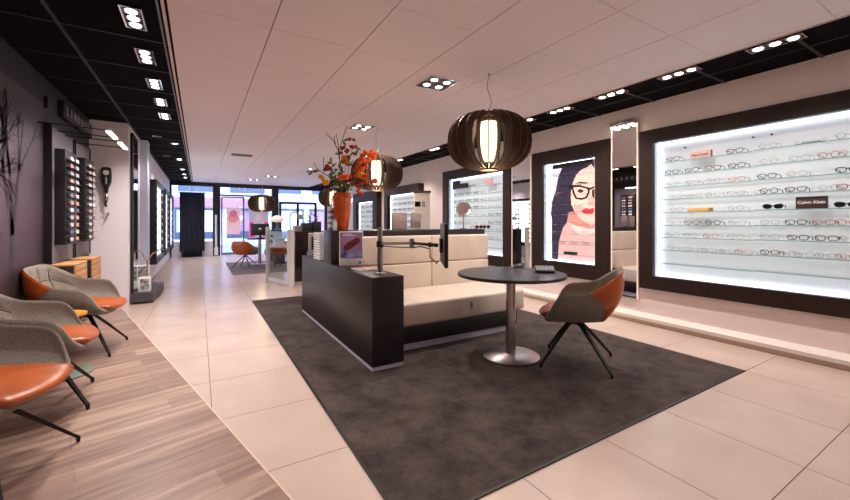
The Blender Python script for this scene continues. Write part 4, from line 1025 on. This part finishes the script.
# white measuring column behind
cx_, cy_ = pd(422, 222, 6.0)[:2]
t = thing('measuring_column', 'tall white measuring column with a dark window behind the sofa', 'device', (cx_, cy_, .009))
M = Matrix.Translation((cx_, cy_, 0)) @ Matrix.Rotation(-YAW, 4, 'Z')
bm = B(); obox(bm, M, -.13, .13, -.08, .12, .05, 1.66, .02); obj('body', bm, M_WHITEP, t)
bm = B(); obox(bm, M, -.14, .14, -.1, .14, 1.661, 1.69, .006); obj('cap', bm, mat('cap_dark', (70, 66, 74), .4), t)
bm = B(); obox(bm, M, -.11, -.02, -.084, -.079, 1.44, 1.52, .002); obj('camera_window', bm, M_SCREEN, t)
bm = B(); obox(bm, M, -.09, -.05, -.084, -.079, 1.30, 1.33, .002); obox(bm, M, .0, .05, -.084, -.079, 1.44, 1.52, .002); obj('buttons', bm, mat('grey_btn', (170, 166, 176), .4), t)
bm = B(); obox(bm, M, -.16, .16, -.14, .18, .009, .05, .006); obj('foot_plate', bm, M_WHITEP, t)

# ------------------------------------------------------------------ left wall: lettering, display panels, drawers, lights
t = thing('wall_sign', 'black wall box sign with pale spaced lettering on the dark wall', 'sign', (LW+.04, 6.05, 2.28))
bm = B(); box(bm, LW, LW+.05, 5.46, 6.70, 2.33, 2.50, .003); obj('sign_box', bm, mat('sign_black', (24, 21, 24), .5), t)
x0_, n_ = 5.52, 8
for k, c in enumerate('LINDBERG'):
    obj('letter', text_bm(c, .125, .002, MYL((LW+.053, 5.58+k*.148, 2.415)), bold=.002), M_LETTER, t, False)
bm = B(); box(bm, LW, LW+.03, 5.03, 5.12, 2.31, 2.42, .004); tag(obj('wall_sensor', bm, M_BPLAST), 'small black box fixed on the dark wall near the ceiling', 'sensor')
def small_glasses(mesh_cache={}):
    pass
gcol = [(236, 232, 238), (214, 204, 204), (120, 118, 128), (206, 160, 140), (196, 194, 204)]
mini = {}
def mini_glasses(c):
    if c in mini: return mini[c]
    m = bpy.data.meshes.new('eyeglasses'); bm = B()
    for sd in (-1, 1):
        tube(bm, rim_pts(sd*.033, .022, .027, .021, 10, 2.6, 'square'), .0035, 4, closed=True)
        P = rim_pts(sd*.033, .022, .026, .02, 10, 2.6, 'square'); bm.faces.new([bm.verts.new((.0012, p[1], p[2])) for p in P])
        tube(bm, [(0, sd*.06, .03), (.05, sd*.064, .028)], .003, 4)
    bm.to_mesh(m); bm.free(); m.materials.append(mat('mini_%d' % c, gcol[c], .25)); mini[c] = m; return m
# mini glasses: pale colours paint in the glints on the lenses
def display_panel(y0, ya, yb, y1, zt, lab, idx):
    t = thing('display_rack', lab, 'display rack', (LW+.02, (y0+y1)/2, .78))
    bm = B(); box(bm, LW+.001, LW+.055, y0, y1, .79, 2.14); obj('backboard', bm, mat('backboard', (112, 106, 116), .5), t)
    bm = B(); box(bm, LW+.001, LW+.065, y0-.02, y0, .79, 2.16); box(bm, LW+.001, LW+.065, y1, y1+.02, .79, 2.16); box(bm, LW+.001, LW+.065, y0, y1, 2.14, 2.16); obj('edge_frame', bm, M_BPLAST, t)
    bm = B(); box(bm, LW+.056, -1.155, ya, yb, .97, zt, .002); obj('rack_box', bm, mat('rack_black', (26, 23, 28), .45), t)
    rn = 12
    for r in range(rn):
        zz = 1.0+r*(zt-1.03)/rn
        bm = B(); box(bm, -1.1545, -1.115, ya+.01, yb-.01, zz-.003, zz); obj('rack_shelf', bm, mat('rack_black', (26, 23, 28), .45), t, False)
        for c in range(2):
            yy = ya+(yb-ya)*(.27+.46*c); ci = RF.randrange(5)
            o = bpy.data.objects.new('eyeglasses', mini_glasses(ci)); COL.objects.link(o); o.location = (-1.128, yy, zz+.0005); o.rotation_euler = (0, 0, PI); o.scale = (1.15, 1.15, 1.15)
            o.scale = (.5, .84, .95)
            tag(o, 'spectacles, %s column, %s row from the bottom of %s black wall rack' % (('left', 'right')[c], ORD[r], ('nearer', 'farther')[idx]), 'glasses', 'spectacles on the black wall racks')
display_panel(5.02, 5.12, 5.56, 5.76, 1.935, 'nearer tall display panel with black glasses rack on dark wall', 0)
display_panel(5.86, 5.90, 6.30, 6.52, 1.96, 'farther tall display panel with black glasses rack on dark wall', 1)
def picture_light(ya, yb, lab):
    t = thing('picture_light', lab, 'wall light', (-1.0, (ya+yb)/2, 2.1), 0, 'bar lights over the wall racks')
    bm = B()
    tube(bm, [(LW+.001, ya+.02, 2.13), (-.80, ya+.02, 2.115)], .006, 6); obj('arm', bm, M_BMETAL, t)
    bm = B(); tube(bm, [(LW+.001, yb-.02, 2.13), (-.80, yb-.02, 2.115)], .006, 6); obj('arm', bm, M_BMETAL, t)
    bm = B(); box(bm, -.80, -.755, ya, yb, 2.105, 2.125, .003); obj('housing', bm, M_SILVER, t)
    bm = B(); box(bm, -.795, -.76, ya+.01, yb-.01, 2.098, 2.1045); obj('led_strip', bm, M_LEDW, t)
picture_light(4.84, 5.26, 'nearer bright bar light on long arms over the wall racks')
picture_light(5.46, 5.93, 'farther bright bar light on long arms over the wall racks')
for k, (ya, yb) in enumerate(((4.97, 5.42), (5.66, 6.09))):
    t = thing('drawer_box', ('nearer' if k == 0 else 'farther')+' light wood wall box with drawer lines, under the racks', 'drawer cabinet', (-1.17, ya+.2, .44), 0, 'wood drawer boxes')
    bm = B(); box(bm, LW+.001, -1.06, ya, yb, .44, .765, .002); obj('body', bm, mat('drawer_dark', (30, 26, 28), .5), t)
    bm = B(); box(bm, LW+.001, -1.045, ya-.004, yb+.004, .7655, .785, .002); obj('top', bm, M_OAK, t)
    for j in range(5):
        bm = B(); box(bm, -1.0595, -1.045, ya+.002, yb-.002, .443+j*.0645, .443+j*.0645+.061, .001); obj('drawer', bm, M_OAK, t)
bm = B(); box(bm, LW+.001, LW+.02, 5.0, 5.8, .79, .97)
tag(obj('wood_panel', bm, M_GWOOD), 'grey wood board on dark wall below the nearer rack', 'panel') if False else bm.free()
# black ornament and hook on the white wall
ox, oy = -1.10, YC
t = thing('wall_clock', 'black bottle-shaped wall ornament with pale round dial on white wall', 'clock', (ox, oy-.05, 1.5))
bm = B(); t1 = B(); prism(t1, smoothpoly([(-.05, 1.93), (-.03, 1.955), (.03, 1.955), (.05, 1.93), (.052, 1.8), (.046, 1.74), (.022, 1.67), (.012, 1.60), (-.012, 1.60), (-.022, 1.67), (-.046, 1.74), (-.052, 1.8)], 3), 'y', -.07, -.001)
t1.transform(Matrix.Translation((ox, oy, 0))); merge(bm, t1); obj('body', bm, M_BPLAST, t, 50)
def disc(cx, cz, r, y0, y1, n=24):
    b = B(); prism(b, [(cx+r*math.cos(2*PI*k/n), cz+r*math.sin(2*PI*k/n)) for k in range(n)], 'y', y0, y1); return b
obj('dial', disc(ox, 1.88, .034, oy-.078, oy-.0705), mat('dial', (206, 196, 200), .3), t, 30)
bm = B(); tube(bm, [(ox, oy-.075, 1.82), (ox, oy-.075, 1.72)], .014, 8); obj('gauge', bm, M_SILVER, t)
bm = B(); lathe(bm, [(.028, 1.50), (.034, 1.52), (.03, 1.56), (.016, 1.60)], (ox, oy-.04, 0), 14); obj('nozzle', bm, M_CHROME, t)
bm = B(); tube(bm, [(ox, oy-.04, 1.5), (ox-.01, oy-.05, 1.45), (ox, oy-.045, 1.41)], .014, 8); obj('spout', bm, M_BPLAST, t)
t = thing('wall_hook', 'small dark hook on white wall below the bottle-shaped ornament', 'hook', (-1.09, YC-.03, 1.28))
bm = B(); tube(bm, [(-1.09, YC-.001, 1.31), (-1.09, YC-.03, 1.31), (-1.085, YC-.045, 1.28), (-1.10, YC-.05, 1.25)], .010, 8); ball(bm, (-1.125, YC-.035, 1.315), .014, 8); tube(bm, [(-1.125, YC-.035, 1.315), (-1.07, YC-.03, 1.305)], .008, 6); obj('hook', bm, M_SILVER, t)
bm = B(); box(bm, -1.10, -1.075, YC-.012, YC-.0005, 1.29, 1.33, .002); obj('back_plate', bm, M_BMETAL, t)

# side table between the armchairs
sx, sy = -.92, 3.99
t = thing('side_table', 'small side table with amber top and glass foot between two armchairs', 'side table', (sx, sy, .005))
bm = B(); lathe(bm, [(.16, .005), (.19, .006), (.19, .016), (.16, .017)], (sx, sy, 0), 40); obj('glass_foot', bm, mat('green_glass', (128, 142, 130), .15), t)
bm = B(); lathe(bm, [(.02, .017), (.02, .46)], (sx, sy, 0), 18); obj('column', bm, M_SILVER, t)
bm = B(); lathe(bm, [(.14, .46), (.15, .462), (.15, .478), (.148, .48)], (sx, sy, 0), 40); obj('table_top', bm, mat('amber_wood', (214, 132, 48), .3, rgb2=(236, 176, 70), nscale=12), t)

# ------------------------------------------------------------------ corridor along the left
t = thing('tall_mirror', 'tall narrow dark-edged mirror beside the white wall corner', 'mirror', (LC+.02, 7.15, .12))
bm = B(); box(bm, LC, LC+.03, 6.92, 7.5, .12, 2.5, .003); obj('frame', bm, mat('dark_green_black', (22, 30, 32), .4), t)
bm = B(); box(bm, LC+.0305, LC+.034, 6.99, 7.43, .18, 2.44); obj('mirror_glass', bm, M_MIRROR, t, False)
bm = B(); box(bm, LC, -.76, 8.0, 8.35, 0, CZ-.001); struct('trim_6', bm, mat('pale_blue_column', (206, 216, 240), .5))
t = thing('low_plinth', 'low dark grey display plinth along the left corridor wall', 'plinth', (-.7, 7.6, 0))
bm = B(); prism(bm, [(LC+.001, YC-.0+.08), (-.585, YC+.08), (-.52, 7.9), (-.53, 7.999), (LC+.001, 7.999)], 'z', .03, .16); obj('top_box', bm, mat('plinth_grey', (74, 66, 78), .5), t, False)
bm = B(); prism(bm, [(LC+.001, YC+.12), (-.63, YC+.12), (-.57, 7.9), (LC+.001, 7.9)], 'z', .0005, .03); obj('toe', bm, M_BPLAST, t, False)
for k, (x, y, w_, h_, lab) in enumerate(((-.70, 7.05, .15, .21, 'front white picture cube with dark figure on the low plinth'), (-.76, 7.42, .17, .36, 'rear taller white picture box on the low plinth'))):
    t = thing('picture_box', lab, 'display box', (x, y, .16))
    bm = B(); box(bm, x-w_/2, x+w_/2, y-.06, y+.06, .161, .161+h_, .003); obj('box_body', bm, M_PAPER, t)
    bm = B(); box(bm, x-w_/2+.025, x+w_/2-.02, y-.0625, y-.0605, .161+h_*.35 if k else .19, .161+h_-.02); obj('picture', bm, mat('bw_print', (190, 194, 204), .4, rgb2=(30, 32, 38), nscale=18), t)
t = thing('driftwood', 'pale reddish driftwood branch standing on the low plinth', 'ornament', (-.74, 7.25, .16))
bm = B(); P0 = Vector((-.72, 7.25, .165))
tube(bm, [P0, P0+Vector((.03, .05, .22)), P0+Vector((.02, .1, .40)), P0+Vector((.10, .1, .56))], [.012, .012, .01, .006], 8)
tube(bm, [P0+Vector((.02, .1, .40)), P0+Vector((-.05, .1, .55)), P0+Vector((-.11, .1, .60))], [.01, .007, .005], 8)
tube(bm, [P0+Vector((.09, .1, .53)), P0+Vector((.20, .15, .60)), P0+Vector((.24, .15, .58))], [.008, .012, .006], 8)
obj('branch', bm, mat('driftwood_pink', (190, 150, 140), .8, noise=.3, nscale=40), t)
bm = B(); box(bm, -.75, -.69, 7.22, 7.28, .1605, .175, .003); obj('foot', bm, M_WHITEP, t)
bm = B(); box(bm, LC, LC+.03, 8.4, 8.62, .5, 2.5, .003); tag(obj('panel', bm, mat('dark_green_black', (22, 30, 32), .4)), 'narrow tall dark panel on the corridor wall past pale blue column', 'panel')
GK = 'spectacles in the corridor cases'
for k, (ya, yb) in enumerate(((8.9, 10.75), (11.2, 12.7), (13.0, 14.6))):
    t = thing('corridor_case', 'black framed lit glasses case on left corridor wall, %s of three' % ('nearest', 'middle', 'farthest')[k], 'display case', (LC+.02, (ya+yb)/2, .4))
    xf = -.70; bm = B()
    box(bm, LC+.001, xf, ya, ya+.10, .38, 2.02, .003); box(bm, LC+.001, xf, yb-.10, yb, .38, 2.02, .003); box(bm, LC+.001, xf, ya+.10, yb-.10, 1.93, 2.02, .003); box(bm, LC+.001, xf, ya+.10, yb-.10, .38, .5, .003)
    obj('frame', bm, mat('case_black', (30, 26, 32), .4), t)
    bm = B(); box(bm, LC+.001, xf-.06, ya+.10, yb-.10, .5, 1.93); obj('back_panel', bm, emis('corridor_backlit', (232, 244, 255), 2.2), t, False)
    for r in range(8):
        z = .62+r*.165; bm = B(); box(bm, xf-.059, xf-.01, ya+.165, yb-.125, z-.008, z); obj('shelf', bm, M_GSHELF, t, False)
        for c in range(3):
            yy = ya+.35+(yb-ya-.6)*c/2; cc_ = RF.randrange(5)
            o = bpy.data.objects.new('eyeglasses', mini_glasses(cc_)); COL.objects.link(o); o.location = (xf-.02, yy, z+.0005); o.rotation_euler = (0, 0, PI); o.scale = (.5, 1.6, 1.6)
            o.data.materials[0]; tag(o, 'spectacles, %s along on %s shelf up of the %s corridor case' % (ORD[c], ORD[r], ('nearest', 'middle', 'farthest')[k]), 'glasses', GK)

# ------------------------------------------------------------------ shop front
M_BFRAME = mat('black_frame', (24, 22, 28), .4)
bm = B(); box(bm, LC-.05, 4.8, YF-.06, YF+.08, 2.46, CZ+.05); struct('trim_7', bm, M_BFRAME)
bm = B()
for a, b_ in ((.42, .66), (2.40, 2.64)): box(bm, a, b_, YF-.08, YF+.08, 0, 2.46)
box(bm, LC, LC+.06, YF-.04, YF+.06, 0, 2.46); box(bm, 4.44, 4.54, YF-.04, YF+.06, 0, 2.46)
struct('trim_8', bm, M_BFRAME)
bm = B(); box(bm, LC+.06, .42, YF-.12, YF+.06, 0, .52); struct('wall_front', bm, M_WALLF)
bm = B(); box(bm, 2.64, 4.44, YF-.04, YF+.06, 0, .45); struct('wall_front.001', bm, M_BFRAME)
for k, (a, b_, z0_, z1_) in enumerate(((LC+.06, .42, .52, 2.46), (.66, 2.40, 2.2, 2.46), (1.46, 2.40, .02, 2.14), (2.64, 4.44, .45, 2.46))):
    t = bpy.data.objects.new('window_%d' % (k+1), None); COL.objects.link(t); t.location = ((a+b_)/2, YF, z0_); t['kind'] = 'structure'; ROOT[t.name] = Matrix.Translation(t.location)
    bm = B(); box(bm, a, b_, YF-.004, YF+.004, z0_, z1_); obj('glass', bm, M_GLASS, t, False)
    if k == 3:
        bm = B()
        for q in (2.66, 3.32, 4.02): box(bm, q, q+.09, YF-.05, YF-.005, .45, 1.98)
        box(bm, 2.66, 4.11, YF-.05, YF-.005, 1.90, 1.99); obj('mullion', bm, M_BFRAME, t, False)
    if k == 1: bm = B(); box(bm, .66, 2.40, YF-.04, YF-.0045, 2.14, 2.2); obj('transom', bm, M_BFRAME, t, False)
t = bpy.data.objects.new('door_1', None); COL.objects.link(t); t.location = (1.05, YF, 0); t['kind'] = 'structure'; ROOT[t.name] = Matrix.Translation(t.location)
bm = B(); box(bm, .68, .73, YF-.03, YF+.03, .01, 2.13); box(bm, 1.39, 1.45, YF-.03, YF+.03, .01, 2.13); box(bm, .73, 1.39, YF-.03, YF+.03, .01, .09); box(bm, .73, 1.39, YF-.03, YF+.03, 2.08, 2.13); obj('door_frame', bm, mat('door_grey', (120, 124, 140), .4), t, False)
bm = B(); box(bm, .73, 1.39, YF-.004, YF+.004, .09, 2.08); obj('glass', bm, M_GLASS, t, False)
bm = B(); tube(bm, [(.52, YF-.14, .25), (.52, YF-.14, 1.45)], .035, 10); box(bm, .46, .58, YF-.19, YF-.09, .02, .30, .01); obj('door_handle', bm, M_WHITEP, t)
# curtain
t = thing('curtain', 'dark navy pleated curtain hanging before the left shop window', 'curtain', (-.17, 15.1, .15))
bm = B(); n = 120; ya = 15.12
rowsz = [(2.19, .022), (1.4, .035), (.2, .04)]
def pleat(x0, x1, zs, y_, amp, fr):
    V = []
    for z, am in zs: V.append([bm.verts.new((x0+(x1-x0)*k/n, y_+am*math.sin(k/n*2*PI*fr), z)) for k in range(n+1)])
    for A, C in zip(V, V[1:]):
        for k in range(n): bm.faces.new((A[k], A[k+1], C[k+1], C[k]))
pleat(-.56, .17, rowsz, ya, 1, 11)
e_ = bmesh.ops.solidify(bm, geom=bm.faces[:], thickness=.008); obj('drape', bm, M_NAVY, t, 70)
bm = B(); pleat(-.50, .10, [(.5, .03), (.002, .035)], ya+.12, 1, 9); bmesh.ops.solidify(bm, geom=bm.faces[:], thickness=.008); obj('lining', bm, M_NAVY, t, 70)
bm = B(); tube(bm, [(-.62, ya, 2.2), (.22, ya, 2.2)], .014, 8)
for k in range(12): tube(bm, [(-.55+.065*k, ya, 2.2+.0), (-.55+.065*k, ya, 2.24)], .01, 6)
obj('rail', bm, M_BMETAL, t)
# window posters
def emp(name, rgb, k): return mat(name, rgb, .6, emit=k)
t = thing('window_poster', 'tall pale pink face poster hanging in the shop door glass', 'poster', (1.1, YF-.01, .75))
bm = B(); box(bm, .86, 1.30, YF-.012, YF-.006, .75, 1.72); obj('sheet', bm, mat('poster_paper_pink', (236, 196, 212), .5, emit=.25), t, False)
obj('printed_face', disc(1.08, 1.34, .17, YF-.016, YF-.0125), mat('poster_face_pink', (232, 150, 160), .5, emit=.2), t, 30)
obj('printed_cap', disc(1.08, 1.50, .13, YF-.020, YF-.0165), mat('poster_cap', (214, 120, 160), .5, emit=.2), t, 30)
t = thing('window_poster', 'magenta poster of a person raising both hands behind far desk', 'poster', (1.95, YF-.01, .62))
bm = B(); box(bm, 1.60, 2.28, YF-.012, YF-.006, .62, 1.95); obj('sheet', bm, mat('poster_grey', (190, 190, 214), .5, emit=.2), t, False)
bm = B()
for q in ((1.62, 1.80, .64, 1.2), (2.08, 2.26, .64, 1.2), (1.62, 1.76, 1.72, 1.93), (2.12, 2.26, 1.72, 1.93)): box(bm, q[0], q[1], YF-.016, YF-.0125, q[2], q[3])
obj('magenta_patch', bm, mat('magenta', (230, 30, 130), .5, emit=.3), t, False)
obj('printed_head', disc(1.94, 1.36, .13, YF-.020, YF-.0165), mat('poster_head', (226, 196, 214), .5, emit=.2), t, 30)
bm = B()
for sd in (-1, 1): t1 = B(); prism(t1, [(1.94+sd*.05, .8), (1.94+sd*.17, .8), (1.94+sd*.20, 1.1), (1.94+sd*.15, 1.35), (1.94+sd*.12, 1.1)], 'y', YF-.024, YF-.0205); merge(bm, t1)
obj('printed_arms', bm, mat('poster_head', (226, 196, 214), .5, emit=.2), t, False)

# street outside
bm = B(); box(bm, -25, 40, YF+.1, 40, -.2, -.02); struct('ground', bm, mat('street_paving', (150, 150, 166), .8, noise=.2, nscale=1))
def facade(x0, x1, y, h, base, shop, label, wins, cols, bays):
    t = thing('building', label, 'building', ((x0+x1)/2, y, -.02))
    bm = B(); box(bm, x0, x1, y, y+5, -.02, h); obj('wall', bm, mat('facade_%s' % (base,), base, .8), t, False)
    bm = B(); box(bm, x0+.1, x1-.1, y-.25, y-.001, 1.95, 2.45); obj('fascia', bm, mat('fascia_%s' % (shop,), shop, .6), t, False)
    n = bays; w_ = (x1-x0)/n
    for k in range(n):
        bm = B(); box(bm, x0+k*w_+.15, x0+(k+1)*w_-.15, y-.03, y-.001, .35, 1.9); f = obj('shop_window', bm, mat('window_dark', (70, 76, 104), .3), t, False)
        bm = B(); box(bm, x0+k*w_+.25, x0+(k+1)*w_-.25, y-.034, y-.0305, .7, 1.8); obj('window_display', bm, mat('disp_%d' % (k % 3), ((196, 204, 236), (150, 110, 150), (110, 120, 160))[k % 3], .4, emit=.25), f, False)
        bm = B(); box(bm, x0+k*w_+.3, x0+(k+1)*w_-.3, y-.03, y-.001, 2.75, 4.6); obj('upper_window', bm, mat('window_dark', (70, 76, 104), .3), t, False)
    return t
facade(-9, -1.2, 22, 8, (190, 196, 216), (70, 66, 90), 'grey building opposite, left, seen past the curtain', 3, None, 4)
facade(-1.2, 3.4, 22.4, 9, (206, 202, 220), (160, 110, 140), 'building with purple shop fascia seen through the shop door', 3, None, 2)
facade(3.4, 10.5, 21.6, 9, (214, 212, 226), (196, 190, 210), 'pale building opposite, right, seen through the right windows', 3, None, 4)

# ------------------------------------------------------------------ reception zone
def post(bm, x, y, w_, d, z0_, z1_): box(bm, x-w_/2, x+w_/2, y-d/2, y+d/2, z0_, z1_, .004)
pA, pB = Vector((1.20, 8.25, 0)), Vector((1.46, 7.30, 0))
t = thing('glass_screen', 'waist-high glass screen between two white posts before far desk', 'screen', (1.33, 7.7, 0))
bm = B(); post(bm, pA.x, pA.y, .075, .05, .001, 1.10); obj('post', bm, M_WHITEP, t)
bm = B(); post(bm, pB.x, pB.y, .12, .05, .001, 1.06); obj('post', bm, M_WHITEP, t)
d_ = (pB-pA); a_ = math.atan2(d_.y, d_.x); M = Matrix.Translation(pA) @ Matrix.Rotation(a_, 4, 'Z')
bm = B(); obox(bm, M, .04, d_.length-.05, -.004, .004, .09, 1.02); obj('glass_pane', bm, glassmat('screen_glass', (240, 246, 248), .02), t, False)
bm = B(); obox(bm, M, .04, d_.length-.05, -.02, .02, .001, .09, .003); obj('bottom_rail', bm, M_WHITEP, t)
t = thing('reception_cabinet', 'tall glossy dark reception cabinet right of the glass screen', 'cabinet', (2.1, 7.6, 0))
bm = B(); box(bm, 1.56, 2.75, 7.40, 7.95, .07, .985, .003); obj('body', bm, mat('glossy_dark', (34, 26, 28), .15), t)
bm = B(); box(bm, 1.57, 2.74, 7.415, 7.94, .001, .07); obj('toe_kick', bm, M_TOE, t)
bm = B(); box(bm, 1.555, 2.755, 7.39, 7.955, .986, 1.01, .003); obj('counter_top', bm, M_CABH, t)
t = thing('side_counter', 'white low counter behind the low partition carrying the coffee machine', 'counter', (1.65, 5.8, 0))
bm = B(); box(bm, 1.44, 1.95, 5.5, 6.0, .05, .74, .003); obj('body', bm, M_CAB, t)
bm = B(); box(bm, 1.46, 1.93, 5.52, 5.98, .0085, .05); obj('toe_kick', bm, M_BPLAST, t)
t['label'] = 'dark low counter behind the low partition carrying the coffee machine'
t = thing('coffee_machine', 'grey coffee machine with black front beside the white trays', 'coffee machine', (1.6, 5.75, .741))
M = Matrix.Translation((1.53, 5.72, .741)) @ Matrix.Rotation(-.25, 4, 'Z')
bm = B(); obox(bm, M, -.13, .15, -.12, .18, .0005, .29, .012); obj('body', bm, mat('machine_grey', (176, 170, 176), .4), t)
bm = B(); obox(bm, M, -.085, .12, -.125, -.1205, .05, .24, .003); obj('front_recess', bm, M_BPLAST, t)
bm = B(); obox(bm, M, -.04, .07, -.15, -.1255, .17, .22, .006); obj('spout', bm, M_BPLAST, t)
bm = B(); obox(bm, M, -.07, .10, -.17, -.1255, .002, .03, .003); obj('drip_tray', bm, M_STEEL, t)
bm = B(); obox(bm, M, .0, .06, -.1285, -.1255, .10, .15, .004); obj('dial', bm, M_CHROME, t)
zc = 1.011
def on_cab(u, Y): return px_on(u, Y)
x = on_cab(307.5, 7.7); bm = B(); box(bm, x-.12, x+.12, 7.62, 7.8, zc, zc+.17, .004); tag(obj('storage_box', bm, mat('slate_box', (62, 70, 86), .5)), 'dark slate storage box on reception cabinet behind the trays', 'box')
x = on_cab(317.5, 7.6); bm = B(); box(bm, x-.09, x+.05, 7.5, 7.68, zc, zc+.2, .004); tag(obj('file_holder', bm, mat('dark_file', (46, 50, 62), .5)), 'dark upright file holder on the reception cabinet', 'file holder')
x = on_cab(301, 7.75); bm = B(); box(bm, x-.14, x+.13, 7.66, 7.86, zc, zc+.12, .01); t_ = obj('paper_stack', bm, mat('pale_papers', (212, 202, 210), .5)); tag(t_, 'pale grey basket of papers on the reception cabinet', 'basket')
t = thing('arc_lamp', 'small desk lamp with arched grey neck and cream shade', 'lamp', (1.75, 7.55, zc))
x = on_cab(291, 7.55); bm = B(); lathe(bm, [(.05, 0), (.05, .012), (.01, .016)], (x, 7.55, zc), 18); obj('base', bm, M_SILVER, t)
pts = [(x-.02+.09*(1-math.cos(q)), 7.55, zc+.28+.1*math.sin(q)) for q in [j*PI/8 for j in range(8)]]
bm = B(); tube(bm, [(x, 7.55, zc+.01), (x-.02, 7.55, zc+.15)]+pts, .012, 8); obj('neck', bm, M_SILVER, t)
bm = B(); ball(bm, (x+.17, 7.55, zc+.29), .065, 14, (1, 1, .75)); obj('shade', bm, mat('cream_shade', (230, 200, 160), .5), t)
t = thing('potted_plant', 'green plant in a small pot on the reception cabinet', 'plant', (2.2, 7.9, zc))
x, y = on_cab(311.5, 7.88), 7.88
bm = B(); lathe(bm, [(.04, 0), (.055, .09), (.05, .088)], (x, y, zc+.0005), 18); obj('pot', bm, mat('pot_rust', (170, 96, 70), .6), t)
bm = B()
for k in range(40):
    a = RF.uniform(0, 2*PI); q = RF.uniform(.03, .16); h_ = RF.uniform(.12, .36); c = Vector((x+q*math.cos(a), y+q*math.sin(a)*.5, zc+h_)); s_ = .035
    d1 = Vector((math.cos(a), math.sin(a), RF.uniform(-.3, .8))).normalized(); d2 = d1.cross(Vector((0, .6, 1))).normalized()
    vs = [bm.verts.new(p) for p in (c-d1*s_, c+d2*s_*.5, c+d1*s_, c-d2*s_*.5)]; bm.faces.new(vs)
    if k % 5 == 0: tube(bm, [(x, y, zc+.08), c], .004, 5)
obj('foliage', bm, M_LEAF, t, False)
# low dark cabinet with mushroom lamp
Yq = 12.6; xa, xb = px_on(270.5, Yq), px_on(282, Yq)
t = thing('dark_cabinet', 'dark cabinet beyond the glass screen carrying a mushroom lamp', 'cabinet', ((xa+xb)/2, Yq, 0))
bm = B(); box(bm, xa, xb, Yq-.01, Yq+.4, .05, .93, .004); obj('body', bm, mat('slate_cab', (40, 44, 54), .45), t)
bm = B(); box(bm, xa+.02, xb-.02, Yq+.01, Yq+.38, .001, .05); obj('toe_kick', bm, M_BPLAST, t)
bm = B(); box(bm, xa-.01, xb+.01, Yq-.02, Yq+.41, .931, .95, .003); obj('cabinet_top', bm, M_BPLAST, t)
xl = px_on(277.5, Yq+.15); yl = Yq+.15
t = thing('mushroom_lamp', 'pale mushroom shaped glass table lamp on dark cabinet', 'lamp', (xl, yl, .951))
bm = B(); lathe(bm, [(.1, 0), (.1, .02), (.05, .05), (.045, .2), (.06, .24)], (xl, yl, .951), 20); obj('base', bm, mat('lamp_base', (90, 94, 110), .3), t)
bm = B(); lathe(bm, [(.06, .24), (.17, .27), (.2, .33), (.17, .40), (.08, .45), (.01, .46)], (xl, yl, .951), 24); obj('shade', bm, mat('lamp_shade_pale', (236, 206, 196), .3, emit=.35), t)
# far desk
t = thing('far_desk', 'dark topped desk by the shop front, under the farthest pendant', 'desk', (1.6, 11.7, .008))
zt = .74
bm = B(); box(bm, 1.15, 2.15, 11.35, 12.05, zt-.03, zt, .004); obj('desk_top', bm, M_TOPB, t)
bm = B(); box(bm, 1.88, 2.12, 11.4, 12.0, .009, zt-.031, .004); obj('side_panel', bm, M_CAB, t)
bm = B(); lathe(bm, [(.045, .03), (.045, zt-.031)], (1.48, 11.65, 0), 18); obj('column', bm, M_STEEL, t)
bm = B(); lathe(bm, [(.24, .009), (.24, .02), (.05, .03)], (1.48, 11.65, 0), 32); obj('base_disc', bm, M_STEEL, t)
bm = B(); box(bm, .66, 2.3, 9.55, 12.5, .0005, .008); tag(obj('rug', bm, mat('grey_rug', (120, 108, 112), .95, noise=.2, nscale=6)), 'thin grey rug under the far desk and its chairs', 'rug')
mxx, myy = 1.50, 11.70
t = thing('desk_monitor', 'black monitor with a small white square, on the far desk', 'monitor', (mxx, myy, zt))
M = Matrix.Translation((mxx, myy, zt+.001)) @ Matrix.Rotation(-.3, 4, 'Z')
bm = B(); obox(bm, M, -.24, .24, -.02, .02, .08, .41, .006); obj('housing', bm, M_BPLAST, t)
bm = B(); obox(bm, M, -.12, .12, -.09, .09, 0, .012, .003); obox(bm, M, -.03, .03, .021, .035, .012, .2, .003); obj('stand', bm, M_BPLAST, t)
bm = B(); obox(bm, M, -.035, .035, -.0225, -.0205, .24, .29); obj('badge', bm, M_PAPER, t)
